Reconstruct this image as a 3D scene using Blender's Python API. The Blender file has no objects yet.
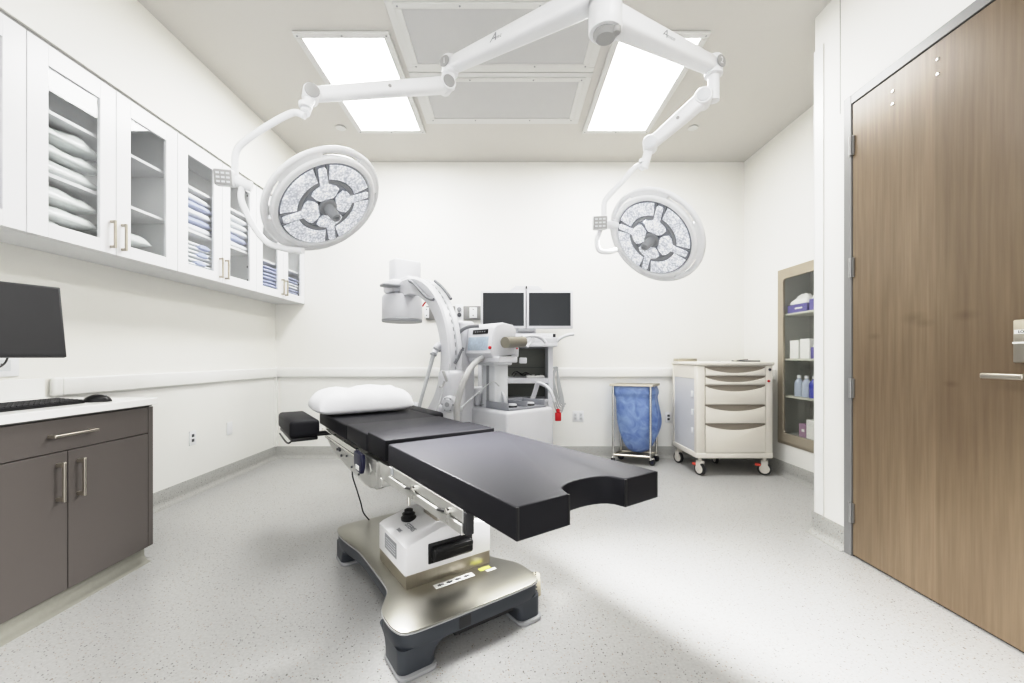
import bpy, bmesh, math, random
from mathutils import Vector, Matrix, noise
random.seed(7)
PI = math.pi
C = bpy.context.scene.collection
F = 418.0
H = 3.34                      # ceiling height
XL, XR, YB = -2.625, 2.664, 4.718
ROOTM = {}

# ---------------------------------------------------------------- materials
def s2l(c):
    c = c / 255.0
    return c / 12.92 if c <= .04045 else ((c + .055) / 1.055) ** 2.4
def rgb(r, g, b): return (s2l(r), s2l(g), s2l(b), 1)
def mat(name, c, rough=.5, metal=0, spec=.5, coat=0, noise_amt=0, nscale=8, bump=0, bscale=60, emit=None, estr=0, trans=0, alpha=1, stretch=(1, 1, 1)):
    m = bpy.data.materials.new(name); m.use_nodes = True
    nt = m.node_tree; b = nt.nodes['Principled BSDF']
    b.inputs['Base Color'].default_value = rgb(*c)
    b.inputs['Roughness'].default_value = rough
    b.inputs['Metallic'].default_value = metal
    b.inputs['Specular IOR Level'].default_value = spec
    b.inputs['Coat Weight'].default_value = coat
    b.inputs['Transmission Weight'].default_value = trans
    b.inputs['Alpha'].default_value = alpha
    if emit:
        b.inputs['Emission Color'].default_value = rgb(*emit); b.inputs['Emission Strength'].default_value = estr
    tc = nt.nodes.new('ShaderNodeTexCoord'); mp = nt.nodes.new('ShaderNodeMapping')
    mp.inputs['Scale'].default_value = stretch
    nt.links.new(tc.outputs['Object'], mp.inputs['Vector'])
    nz = nt.nodes.new('ShaderNodeTexNoise'); nz.inputs['Scale'].default_value = nscale; nz.inputs['Detail'].default_value = 3
    nt.links.new(mp.outputs['Vector'], nz.inputs['Vector'])
    mx = nt.nodes.new('ShaderNodeMix'); mx.data_type = 'RGBA'
    k = max(noise_amt, .015)
    mx.inputs[6].default_value = [x * (1 - k) for x in rgb(*c)[:3]] + [1]
    mx.inputs[7].default_value = [min(1, x * (1 + k)) for x in rgb(*c)[:3]] + [1]
    nt.links.new(nz.outputs['Fac'], mx.inputs[0]); nt.links.new(mx.outputs[2], b.inputs['Base Color'])
    if bump:
        n2 = nt.nodes.new('ShaderNodeTexNoise'); n2.inputs['Scale'].default_value = bscale; n2.inputs['Detail'].default_value = 4
        nt.links.new(mp.outputs['Vector'], n2.inputs['Vector'])
        bp = nt.nodes.new('ShaderNodeBump'); bp.inputs['Strength'].default_value = bump; bp.inputs['Distance'].default_value = .01
        nt.links.new(n2.outputs['Fac'], bp.inputs['Height']); nt.links.new(bp.outputs['Normal'], b.inputs['Normal'])
    return m

M = {}
M['wall'] = mat('wall_paint', (236, 235, 231), .55, noise_amt=.01, nscale=3, bump=.02)
M['wallL'] = mat('wall_paint_left', (236, 235, 230), .55, noise_amt=.01, nscale=3)
M['wains'] = mat('wall_protection', (235, 235, 232), .35, noise_amt=.01, nscale=2)
M['ceil'] = mat('ceiling_paint', (209, 207, 203), .7, noise_amt=.012, nscale=2)
M['rail'] = mat('rail_vinyl', (235, 235, 233), .35)
M['white'] = mat('white_laminate', (236, 236, 238), .3)
M['cabin'] = mat('cabinet_inside', (226, 227, 228), .5)
M['gap'] = mat('shadow_gap', (130, 130, 130), .8)
M['plastic'] = mat('white_plastic', (230, 231, 233), .3, coat=.1)
M['mach'] = mat('machine_white', (203, 204, 208), .35)
M['plastic2'] = mat('pale_grey_plastic', (212, 214, 217), .35)
M['grey'] = mat('grey_plastic', (150, 152, 155), .4)
M['dgrey'] = mat('dark_grey_plastic', (78, 80, 84), .4)
M['black'] = mat('black_plastic', (22, 22, 24), .35)
M['vinyl'] = mat('black_vinyl', (30, 30, 35), .5, spec=.25, noise_amt=.04, nscale=5, bump=.03, bscale=400)
M['steel'] = mat('brushed_steel', (196, 190, 178), .3, metal=1, noise_amt=.06, nscale=14, stretch=(1, 8, 1))
M['steelp'] = mat('base_plate_steel', (168, 166, 158), .34, metal=1, noise_amt=.08, nscale=4, stretch=(3, 1, 1))
M['chrome'] = mat('polished_metal', (215, 214, 210), .16, metal=1)
M['alu'] = mat('satin_aluminium', (208, 208, 205), .38, metal=.85)
M['skirt'] = mat('base_skirt_grey', (62, 66, 72), .38, noise_amt=.03)
M['cabgrey'] = mat('grey_brown_laminate', (98, 93, 90), .45, noise_amt=.025, nscale=2)
M['handle'] = mat('satin_nickel', (186, 180, 170), .3, metal=.9)
M['counter'] = mat('white_solid_surface', (238, 238, 236), .25, noise_amt=.01)
M['frame'] = mat('door_frame_grey', (140, 140, 140), .4, metal=.2)
M['bronze'] = mat('cabinet_frame_beige', (176, 168, 154), .38, metal=.35)
M['screen'] = mat('dark_screen', (30, 34, 38), .22)
M['monblack'] = mat('monitor_black', (64, 64, 66), .4)
M['pillow'] = mat('pillow_cotton', (238, 239, 242), .8, spec=.2, bump=.5, bscale=7)
M['linen'] = mat('folded_linen', (234, 236, 240), .8, spec=.2, noise_amt=.02)
M['bluelinen'] = mat('blue_linen', (178, 185, 212), .8, spec=.2, noise_amt=.08)
M['bag'] = mat('clear_bagged_pillow', (230, 233, 233), .2, noise_amt=.05, nscale=12, bump=.55, bscale=22, coat=.4)
M['cream'] = mat('cart_cream', (224, 220, 212), .4)
M['creamd'] = mat('cart_drawer_lip', (150, 143, 133), .45)
M['translu'] = mat('cart_side_panel', (206, 207, 211), .35)
M['red'] = mat('red_plastic', (190, 20, 34), .35)
M['coral'] = mat('coral_brake', (226, 92, 76), .4)
M['rubber'] = mat('dark_rubber', (52, 52, 54), .6)
M['navy'] = mat('navy_plastic', (30, 32, 62), .35)
M['purple'] = mat('purple_carton', (104, 98, 168), .55)
M['paper'] = mat('white_paper', (238, 238, 236), .7)
M['yellow'] = mat('yellow_sticker', (226, 232, 120), .5)
M['ink'] = mat('grey_ink', (92, 92, 94), .6)
M['orange'] = mat('orange_carton', (232, 160, 70), .6)
M['mauve'] = mat('mauve_carton', (170, 140, 165), .6)
M['touch'] = mat('touch_screen', (176, 188, 200), .2, noise_amt=.25, nscale=45)
M['bluefluid'] = mat('blue_fluid', (70, 80, 175), .2, coat=.3)
M['shelfgrey'] = mat('recess_grey', (186, 188, 184), .5, metal=.2)
M['shelfpale'] = mat('recess_shelf', (206, 206, 196), .45)
M['gasrail'] = mat('service_rail_grey', (150, 150, 149), .35, metal=.3)
M['cord'] = mat('grey_cord', (178, 180, 182), .5)
M['footpad'] = mat('foot_pad_grey', (158, 159, 161), .45)
M['traygrey'] = mat('tray_grey', (150, 152, 158), .4)
M['steelg'] = mat('hinge_steel', (170, 170, 170), .35, metal=.8)
M['gap2'] = mat('cabinet_top_gap', (168, 168, 168), .7)
M['dband'] = mat('cable_band_grey', (120, 122, 126), .45)
M['vinyl2'] = mat('dark_black_vinyl', (24, 24, 28), .6, spec=.18, noise_amt=.04, nscale=5)
M['barrel'] = mat('barrel_steel', (150, 146, 136), .35, metal=.7)
M['emit'] = mat('troffer_diffuser', (255, 255, 255), .5, emit=(255, 254, 251), estr=7.0)
M['kick'] = mat('toe_kick_base', (158, 157, 148), .6, noise_amt=.06, nscale=60)
M['lensback'] = mat('lens_back', (168, 171, 177), .12, metal=.5)
M['capgrey'] = mat('joint_cap_grey', (168, 168, 168), .4)
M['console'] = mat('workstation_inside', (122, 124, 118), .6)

def glass_mat(name, tint=(1, 1, 1), lo=.04, hi=.6):
    m = bpy.data.materials.new(name); m.use_nodes = True; nt = m.node_tree; nt.nodes.clear()
    o = nt.nodes.new('ShaderNodeOutputMaterial'); t = nt.nodes.new('ShaderNodeBsdfTransparent'); t.inputs[0].default_value = (*tint, 1)
    g = nt.nodes.new('ShaderNodeBsdfGlossy'); g.inputs['Roughness'].default_value = .02
    lw = nt.nodes.new('ShaderNodeLayerWeight'); pw = nt.nodes.new('ShaderNodeMath'); pw.operation = 'POWER'; pw.inputs[1].default_value = 4
    ml = nt.nodes.new('ShaderNodeMath'); ml.operation = 'MULTIPLY_ADD'; ml.inputs[1].default_value = .7; ml.inputs[2].default_value = .035
    nt.links.new(lw.outputs['Facing'], pw.inputs[0]); nt.links.new(pw.outputs[0], ml.inputs[0])
    mx = nt.nodes.new('ShaderNodeMixShader')
    nt.links.new(ml.outputs[0], mx.inputs[0]); nt.links.new(t.outputs[0], mx.inputs[1]); nt.links.new(g.outputs[0], mx.inputs[2])
    nt.links.new(mx.outputs[0], o.inputs[0]); return m
M['glass'] = glass_mat('cabinet_glass', (.985, .99, .99))
M['glass2'] = glass_mat('recess_glass', (.97, .975, .97))

def bag_mat():
    m = bpy.data.materials.new('blue_bin_bag'); m.use_nodes = True; nt = m.node_tree; b = nt.nodes['Principled BSDF']
    b.inputs['Roughness'].default_value = .3
    tc = nt.nodes.new('ShaderNodeTexCoord')
    nz = nt.nodes.new('ShaderNodeTexNoise'); nz.inputs['Scale'].default_value = 9; nz.inputs['Detail'].default_value = 4; nz.inputs['Distortion'].default_value = 1.2
    nt.links.new(tc.outputs['Object'], nz.inputs['Vector'])
    cr = nt.nodes.new('ShaderNodeValToRGB'); cr.color_ramp.elements[0].position = .3; cr.color_ramp.elements[1].position = .7
    cr.color_ramp.elements[0].color = rgb(96, 122, 182); cr.color_ramp.elements[1].color = rgb(150, 174, 216)
    nt.links.new(nz.outputs['Fac'], cr.inputs[0]); nt.links.new(cr.outputs[0], b.inputs['Base Color'])
    bp = nt.nodes.new('ShaderNodeBump'); bp.inputs['Strength'].default_value = .5; bp.inputs['Distance'].default_value = .02
    nt.links.new(nz.outputs['Fac'], bp.inputs['Height']); nt.links.new(bp.outputs['Normal'], b.inputs['Normal'])
    b.inputs['Alpha'].default_value = .88
    return m
M['binbag'] = bag_mat()

def floor_mat(name, base, dark=1.0):
    m = bpy.data.materials.new(name); m.use_nodes = True; nt = m.node_tree; b = nt.nodes['Principled BSDF']
    b.inputs['Roughness'].default_value = .38
    geo = nt.nodes.new('ShaderNodeNewGeometry')
    def speck(scale, thr, seed):
        mp = nt.nodes.new('ShaderNodeMapping'); mp.inputs['Location'].default_value = (seed, seed * 2, seed * 3)
        nt.links.new(geo.outputs['Position'], mp.inputs['Vector'])
        v = nt.nodes.new('ShaderNodeTexVoronoi'); v.inputs['Scale'].default_value = scale
        nt.links.new(mp.outputs['Vector'], v.inputs['Vector'])
        # pick only some cells, by their random colour
        sc = nt.nodes.new('ShaderNodeSeparateColor'); nt.links.new(v.outputs['Color'], sc.inputs[0])
        a = nt.nodes.new('ShaderNodeMath'); a.operation = 'LESS_THAN'; a.inputs[1].default_value = thr
        nt.links.new(v.outputs['Distance'], a.inputs[0])
        c = nt.nodes.new('ShaderNodeMath'); c.operation = 'LESS_THAN'; c.inputs[1].default_value = .42
        nt.links.new(sc.outputs[0], c.inputs[0])
        d = nt.nodes.new('ShaderNodeMath'); d.operation = 'MULTIPLY'
        nt.links.new(a.outputs[0], d.inputs[0]); nt.links.new(c.outputs[0], d.inputs[1])
        return d.outputs[0]
    n = nt.nodes.new('ShaderNodeTexNoise'); n.inputs['Scale'].default_value = 90; n.inputs['Detail'].default_value = 3
    nt.links.new(geo.outputs['Position'], n.inputs['Vector'])
    cr = nt.nodes.new('ShaderNodeValToRGB')
    cr.color_ramp.elements[0].position = .3; cr.color_ramp.elements[1].position = .7
    cr.color_ramp.elements[0].color = rgb(*[x * .965 for x in base]); cr.color_ramp.elements[1].color = rgb(*[min(255, x * 1.03) for x in base])
    nt.links.new(n.outputs['Fac'], cr.inputs[0])
    cur = cr.outputs[0]
    for sc_, th, col_, seed in ((55, .17, (112, 109, 106), 1), (90, .20, (140, 136, 132), 5), (70, .18, (166, 150, 134), 9), (50, .11, (84, 82, 86), 13)):
        mx = nt.nodes.new('ShaderNodeMix'); mx.data_type = 'RGBA'
        nt.links.new(speck(sc_, th, seed), mx.inputs[0]); nt.links.new(cur, mx.inputs[6]); mx.inputs[7].default_value = rgb(*col_)
        cur = mx.outputs[2]
    nt.links.new(cur, b.inputs['Base Color'])
    return m
M['floor'] = floor_mat('terrazzo_vinyl_floor', (181, 181, 180))
M['base'] = floor_mat('cove_base_vinyl', (175, 175, 172))

def wood_mat():
    m = bpy.data.materials.new('maple_door_veneer'); m.use_nodes = True; nt = m.node_tree; b = nt.nodes['Principled BSDF']
    b.inputs['Roughness'].default_value = .33
    tc = nt.nodes.new('ShaderNodeTexCoord')
    def nz(scale, st, det=4, dist=0):
        mp = nt.nodes.new('ShaderNodeMapping'); mp.inputs['Scale'].default_value = st; nt.links.new(tc.outputs['Object'], mp.inputs['Vector'])
        n = nt.nodes.new('ShaderNodeTexNoise'); n.inputs['Scale'].default_value = scale; n.inputs['Detail'].default_value = det; n.inputs['Distortion'].default_value = dist
        nt.links.new(mp.outputs['Vector'], n.inputs['Vector']); return n.outputs['Fac']
    fine = nz(60, (1, 1, .04)); broad = nz(2.2, (1, 1.6, .5), 3, .6); wide = nz(7, (1, 1, .05), 3)
    cr = nt.nodes.new('ShaderNodeValToRGB'); cr.color_ramp.elements[0].position = .3; cr.color_ramp.elements[1].position = .75
    cr.color_ramp.elements[0].color = rgb(124, 108, 89); cr.color_ramp.elements[1].color = rgb(141, 125, 104)
    nt.links.new(fine, cr.inputs[0])
    cr2 = nt.nodes.new('ShaderNodeValToRGB'); cr2.color_ramp.elements[0].position = .3; cr2.color_ramp.elements[1].position = .7
    cr2.color_ramp.elements[0].color = (.86, .84, .83, 1); cr2.color_ramp.elements[1].color = (1.0, 1.0, 1.0, 1)
    nt.links.new(broad, cr2.inputs[0])
    cr3 = nt.nodes.new('ShaderNodeValToRGB'); cr3.color_ramp.elements[0].position = .35; cr3.color_ramp.elements[1].position = .65
    cr3.color_ramp.elements[0].color = (.94, .935, .93, 1); cr3.color_ramp.elements[1].color = (1, 1, 1, 1)
    nt.links.new(wide, cr3.inputs[0])
    m1 = nt.nodes.new('ShaderNodeMix'); m1.data_type = 'RGBA'; m1.blend_type = 'MULTIPLY'; m1.inputs[0].default_value = 1
    nt.links.new(cr.outputs[0], m1.inputs[6]); nt.links.new(cr2.outputs[0], m1.inputs[7])
    m2 = nt.nodes.new('ShaderNodeMix'); m2.data_type = 'RGBA'; m2.blend_type = 'MULTIPLY'; m2.inputs[0].default_value = 1
    nt.links.new(m1.outputs[2], m2.inputs[6]); nt.links.new(cr3.outputs[0], m2.inputs[7])
    # veneer leaf seam: the leaf nearer the camera is a little darker
    sp = nt.nodes.new('ShaderNodeSeparateXYZ'); nt.links.new(tc.outputs['Object'], sp.inputs[0])
    cur = m2.outputs[2]
    lt = nt.nodes.new('ShaderNodeMath'); lt.operation = 'LESS_THAN'; lt.inputs[1].default_value = WOOD_SEAM
    nt.links.new(sp.outputs[1], lt.inputs[0])
    m3 = nt.nodes.new('ShaderNodeMix'); m3.data_type = 'RGBA'; m3.blend_type = 'MULTIPLY'
    nt.links.new(lt.outputs[0], m3.inputs[0]); nt.links.new(cur, m3.inputs[6]); m3.inputs[7].default_value = (.86, .85, .84, 1)
    cur = m3.outputs[2]
    # knots: dark soft horizontal spots
    for (ky, kz, r) in ((2.03, 1.33, .05), (1.98, 1.30, .035), (1.80, 1.32, .04), (2.25, 1.25, .03), (1.86, 1.02, .025)):
        vs = nt.nodes.new('ShaderNodeVectorMath'); vs.operation = 'SUBTRACT'; vs.inputs[1].default_value = (0, ky - 2.4, kz)
        nt.links.new(tc.outputs['Object'], vs.inputs[0])
        vm = nt.nodes.new('ShaderNodeVectorMath'); vm.operation = 'MULTIPLY'; vm.inputs[1].default_value = (0, 1, 2.2); nt.links.new(vs.outputs[0], vm.inputs[0])
        ln = nt.nodes.new('ShaderNodeVectorMath'); ln.operation = 'LENGTH'; nt.links.new(vm.outputs[0], ln.inputs[0])
        mr = nt.nodes.new('ShaderNodeMapRange'); mr.inputs[1].default_value = 0; mr.inputs[2].default_value = r * 1.6; mr.inputs[3].default_value = .55; mr.inputs[4].default_value = 0
        nt.links.new(ln.outputs[1], mr.inputs[0])
        mk = nt.nodes.new('ShaderNodeMix'); mk.data_type = 'RGBA'; mk.blend_type = 'MULTIPLY'
        nt.links.new(mr.outputs[0], mk.inputs[0]); nt.links.new(cur, mk.inputs[6]); mk.inputs[7].default_value = (.62, .58, .54, 1)
        cur = mk.outputs[2]
    nt.links.new(cur, b.inputs['Base Color'])
    return m
WOOD_SEAM = -.473
M['wood'] = wood_mat()

def led_mat():
    m = bpy.data.materials.new('led_reflector_pod'); m.use_nodes = True; nt = m.node_tree; b = nt.nodes['Principled BSDF']
    b.inputs['Roughness'].default_value = .15; b.inputs['Coat Weight'].default_value = .3
    tc = nt.nodes.new('ShaderNodeTexCoord')
    v = nt.nodes.new('ShaderNodeTexVoronoi'); v.inputs['Scale'].default_value = 95; nt.links.new(tc.outputs['Object'], v.inputs['Vector'])
    cr = nt.nodes.new('ShaderNodeValToRGB'); cr.color_ramp.elements[0].position = .1; cr.color_ramp.elements[1].position = .75
    cr.color_ramp.elements[0].color = rgb(246, 247, 249); cr.color_ramp.elements[1].color = rgb(188, 190, 195)
    nt.links.new(v.outputs['Distance'], cr.inputs[0])
    v2 = nt.nodes.new('ShaderNodeTexVoronoi'); v2.inputs['Scale'].default_value = 22; nt.links.new(tc.outputs['Object'], v2.inputs['Vector'])
    cr2 = nt.nodes.new('ShaderNodeValToRGB'); cr2.color_ramp.elements[0].position = .2; cr2.color_ramp.elements[1].position = .7
    cr2.color_ramp.elements[0].color = (1, 1, 1, 1); cr2.color_ramp.elements[1].color = (.74, .75, .78, 1)
    nt.links.new(v2.outputs['Distance'], cr2.inputs[0])
    mx = nt.nodes.new('ShaderNodeMix'); mx.data_type = 'RGBA'; mx.blend_type = 'MULTIPLY'; mx.inputs[0].default_value = 1
    nt.links.new(cr.outputs[0], mx.inputs[6]); nt.links.new(cr2.outputs[0], mx.inputs[7])
    nt.links.new(mx.outputs[2], b.inputs['Base Color'])
    nt.links.new(mx.outputs[2], b.inputs['Emission Color']); b.inputs['Emission Strength'].default_value = .5
    return m
M['led'] = led_mat()

# ---------------------------------------------------------------- mesh builder
def V(*a): return Vector(a if len(a) > 1 else a[0])
def W(px, py, Y): return Vector(((px - 508) * Y / F, Y, 1.14 + (357 - py) * Y / F))

class MB:
    def __init__(s): s.b = bmesh.new()
    def _add(s, pts, faces):
        vs = [s.b.verts.new(p) for p in pts]
        for f in faces:
            try: s.b.faces.new([vs[i] for i in f])
            except ValueError: pass
        return vs
    def box(s, x0, x1, y0, y1, z0, z1, bev=0, seg=2, mtx=None):
        t = bmesh.new()
        r = bmesh.ops.create_cube(t, size=1)
        for v in t.verts: v.co = Vector(((x0 + x1) / 2 + v.co.x * (x1 - x0), (y0 + y1) / 2 + v.co.y * (y1 - y0), (z0 + z1) / 2 + v.co.z * (z1 - z0)))
        if bev: bmesh.ops.bevel(t, geom=t.edges[:], offset=bev, segments=seg, affect='EDGES', profile=.5, clamp_overlap=True)
        if mtx: t.transform(mtx)
        s.merge(t); return s
    def merge(s, t):
        me = bpy.data.meshes.new('tmp'); t.to_mesh(me); s.b.from_mesh(me); bpy.data.meshes.remove(me); t.free()
    def frame_box(s, c, ax, ay, az, sx, sy, sz, bev=0, seg=2):
        m = Matrix((( ax[0], ay[0], az[0], c[0]), (ax[1], ay[1], az[1], c[1]), (ax[2], ay[2], az[2], c[2]), (0, 0, 0, 1)))
        return s.box(-sx / 2, sx / 2, -sy / 2, sy / 2, -sz / 2, sz / 2, bev, seg, m)
    def cyl(s, p0, p1, r0, r1=None, seg=24, cap=True):
        p0, p1 = Vector(p0), Vector(p1); r1 = r0 if r1 is None else r1
        return s.lathe([(0, r0), ((p1 - p0).length, r1)], p0, (p1 - p0), seg, cap)
    def lathe(s, prof, org, axis, seg=32, cap=True):
        org = Vector(org); a = Vector(axis).normalized()
        e = a.cross(Vector((0, 0, 1))) if abs(a.z) < .95 else a.cross(Vector((1, 0, 0)))
        e.normalize(); f = a.cross(e)
        rings = []
        for (h, r) in prof:
            rings.append([s.b.verts.new(org + a * h + (e * math.cos(2 * PI * k / seg) + f * math.sin(2 * PI * k / seg)) * max(r, 1e-5)) for k in range(seg)])
        for i in range(len(rings) - 1):
            for k in range(seg):
                k2 = (k + 1) % seg
                s.b.faces.new((rings[i][k], rings[i][k2], rings[i + 1][k2], rings[i + 1][k]))
        if cap:
            s.b.faces.new(rings[0][::-1]); s.b.faces.new(rings[-1])
        return s
    def tube(s, pts, r, seg=12, sub=6, r2=None, flat=None):
        pts = [Vector(p) for p in pts]
        if sub > 1 and len(pts) > 2:
            q = []
            P = [pts[0] * 2 - pts[1]] + pts + [pts[-1] * 2 - pts[-2]]
            for i in range(1, len(P) - 2):
                for k in range(sub):
                    t = k / sub; a, b_, c, d = P[i - 1], P[i], P[i + 1], P[i + 2]
                    q.append(.5 * ((2 * b_) + (-a + c) * t + (2 * a - 5 * b_ + 4 * c - d) * t * t + (-a + 3 * b_ - 3 * c + d) * t ** 3))
            q.append(pts[-1]); pts = q
        n = len(pts); rings = []; e = None
        for i, p in enumerate(pts):
            t = (pts[min(i + 1, n - 1)] - pts[max(i - 1, 0)]).normalized()
            if e is None:
                e = t.cross(Vector((0, 0, 1))) if abs(t.z) < .95 else t.cross(Vector((1, 0, 0)))
            e = (e - t * e.dot(t)).normalized(); f = t.cross(e)
            rr = r if r2 is None else r + (r2 - r) * i / (n - 1)
            ra, rb = (rr, rr) if flat is None else (rr, rr * flat)
            rings.append([s.b.verts.new(p + e * ra * math.cos(2 * PI * k / seg) + f * rb * math.sin(2 * PI * k / seg)) for k in range(seg)])
        for i in range(n - 1):
            for k in range(seg):
                k2 = (k + 1) % seg
                s.b.faces.new((rings[i][k], rings[i][k2], rings[i + 1][k2], rings[i + 1][k]))
        s.b.faces.new(rings[0][::-1]); s.b.faces.new(rings[-1])
        return s
    def prism(s, poly, z0, z1, mtx=None, bev=0, seg=2):
        t = bmesh.new()
        a = [t.verts.new((p[0], p[1], z0)) for p in poly]; b_ = [t.verts.new((p[0], p[1], z1)) for p in poly]
        n = len(poly)
        f0 = t.faces.new(a[::-1]); f1 = t.faces.new(b_)
        for i in range(n): t.faces.new((a[i], a[(i + 1) % n], b_[(i + 1) % n], b_[i]))
        bmesh.ops.recalc_face_normals(t, faces=t.faces[:])
        if bev: bmesh.ops.bevel(t, geom=[e for e in t.edges if (e.verts[0].co.z - e.verts[1].co.z) == 0], offset=bev, segments=seg, affect='EDGES', profile=.5, clamp_overlap=True)
        if mtx: t.transform(mtx)
        s.merge(t); return s
    def loft(s, rings, close=True, cap=True):
        R = [[s.b.verts.new(p) for p in r] for r in rings]
        n = len(R[0])
        for i in range(len(R) - 1):
            for k in range(n if close else n - 1):
                k2 = (k + 1) % n
                s.b.faces.new((R[i][k], R[i][k2], R[i + 1][k2], R[i + 1][k]))
        if cap and close: s.b.faces.new(R[0][::-1]); s.b.faces.new(R[-1])
        return s
    def cushion(s, c, sx, sy, sz, n=5, res=18, amp=.0, seed=0, rotz=0, flatb=.35, nsc=6):
        """soft rectangular pad with rounded rim; flatb scales the underside"""
        cx, cy, cz = c; R = Matrix.Rotation(rotz, 3, 'Z')
        top, bot = [], []
        for i in range(res + 1):
            rt, rb = [], []
            for j in range(res + 1):
                u = -1 + 2 * i / res; v = -1 + 2 * j / res
                u = math.sin(u * PI / 2); v = math.sin(v * PI / 2)
                h = (max(0, 1 - abs(u) ** n) ** .5) * (max(0, 1 - abs(v) ** n) ** .5)
                pin = 1 - .06 * (u * u * v * v)
                pinu = 1 - .03 * (1 - u * u)
                x = u * sx / 2 * pin; y = v * sy / 2 * pin * (1 - .02 * (1 - v * v))
                d = noise.noise(Vector((x * nsc + seed * 7.3, y * nsc + seed, seed))) * amp if amp else 0
                d2 = noise.noise(Vector((x * nsc * 2.5 + seed, y * nsc * 2.5, seed * 3))) * amp * .5 if amp else 0
                p1 = R @ Vector((x, y, 0)); hh = h * (1 + d + d2)
                rt.append(s.b.verts.new((cx + p1.x, cy + p1.y, cz + sz * hh)))
                if i in (0, res) or j in (0, res): rb.append(rt[-1])
                else: rb.append(s.b.verts.new((cx + p1.x, cy + p1.y, cz - sz * flatb * h)))
            top.append(rt); bot.append(rb)
        for i in range(res):
            for j in range(res):
                s.b.faces.new((top[i][j], top[i + 1][j], top[i + 1][j + 1], top[i][j + 1]))
                s.b.faces.new((bot[i][j], bot[i][j + 1], bot[i + 1][j + 1], bot[i + 1][j]))
        return s
    def text(s, body, size, org, ax, ay, ext=.0008, shear=0, align='CENTER'):
        cu = bpy.data.curves.new('t', 'FONT'); cu.body = body; cu.size = size; cu.extrude = ext; cu.shear = shear; cu.align_x = align; cu.align_y = 'CENTER'
        o = bpy.data.objects.new('t', cu); C.objects.link(o)
        dg = bpy.context.evaluated_depsgraph_get()
        me = bpy.data.meshes.new_from_object(o.evaluated_get(dg))
        ax = Vector(ax).normalized(); ay = Vector(ay).normalized(); az = ax.cross(ay)
        me.transform(Matrix(((ax.x, ay.x, az.x, org[0]), (ax.y, ay.y, az.y, org[1]), (ax.z, ay.z, az.z, org[2]), (0, 0, 0, 1))))
        s.b.from_mesh(me)
        bpy.data.objects.remove(o); bpy.data.curves.remove(cu); bpy.data.meshes.remove(me)
        return s
    def build(s, name, m, parent=None, world=True, smooth=True, ang=35, bevel=0, subsurf=0):
        bmesh.ops.recalc_face_normals(s.b, faces=s.b.faces[:])
        if parent is not None and world:
            s.b.transform(ROOTM[parent.name].inverted())
        me = bpy.data.meshes.new(name); s.b.to_mesh(me); s.b.free()
        me.materials.append(M[m] if isinstance(m, str) else m)
        if smooth:
            for p in me.polygons: p.use_smooth = True
            me.set_sharp_from_angle(angle=math.radians(ang))
        o = bpy.data.objects.new(name, me); C.objects.link(o)
        if parent is not None:
            o.parent = parent; ROOTM[o.name] = ROOTM[parent.name]
        else: ROOTM[o.name] = Matrix.Identity(4)
        if bevel:
            md = o.modifiers.new('Bevel', 'BEVEL'); md.width = bevel; md.segments = 2; md.limit_method = 'ANGLE'
        if subsurf:
            md = o.modifiers.new('Subsurf', 'SUBSURF'); md.levels = subsurf; md.render_levels = subsurf
        return o

def tag(o, label, cat, group=None, kind=None):
    if label: o['label'] = label
    if cat: o['category'] = cat
    if group: o['group'] = group
    if kind: o['kind'] = kind
    return o
def thing(name, label, cat, loc=(0, 0, 0), rotz=0, group=None):
    o = bpy.data.objects.new(name, None); C.objects.link(o); o.empty_display_size = .1
    o.location = loc; o.rotation_euler = (0, 0, rotz)
    ROOTM[o.name] = Matrix.Translation(Vector(loc)) @ Matrix.Rotation(rotz, 4, 'Z')
    return tag(o, label, cat, group)
def single(name, mb, m, label, cat, org=None, group=None, **k):
    """one-mesh thing with its origin at org"""
    if org is not None: mb.b.transform(Matrix.Translation(-Vector(org)))
    o = mb.build(name, m, None, **k)
    if org is not None: o.location = org
    return tag(o, label, cat, group)
def struct(name, mb, m, parent=None, label=None, **k):
    k.setdefault('smooth', False)
    o = mb.build(name, m, parent, **k)
    if parent is None: o['kind'] = 'structure'
    if label: o['label'] = label
    return o
def part_label(o, l): o['label'] = l; return o

# ================================================================ ROOM
T = .1
YF = -1.7
struct('floor', MB().box(XL - T, XR + T, YF, YB + T, -.1, 0), 'floor', label='pale grey speckled sheet vinyl floor')
struct('ceiling', MB().box(XL - T, XR + T, YF, YB + T, H, H + .1), 'ceil', label='flat warm white ceiling around the light fixtures')
struct('wall_back', MB().box(XL - T, XR + T, YB, YB + T, 0, H), 'wall', label='white back wall behind the imaging machine')
struct('wall_left', MB().box(XL - T, XL, YF, YB, 0, H), 'wallL', label='white left wall under the glass cabinets')
struct('wall_right', MB().box(XR, XR + T, 2.715, YB, 0, H), 'wall', label='white right wall with the recessed cabinet')
XD = 1.995   # face of the wall that holds the door
YC = 2.715
DY1 = 2.447; DY0 = 1.10           # door frame outer far edge, near edge
mb = MB(); mb.box(XD, XR + T, DY1 - .005, YC, 0, H); mb.box(XD, XR + T, DY0, DY1 - .005, 2.64, H); mb.box(XD, XR + T, YF, DY0, 0, H)
struct('wall_door', mb, 'wall', label='white projecting wall that holds the wooden door')
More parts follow.
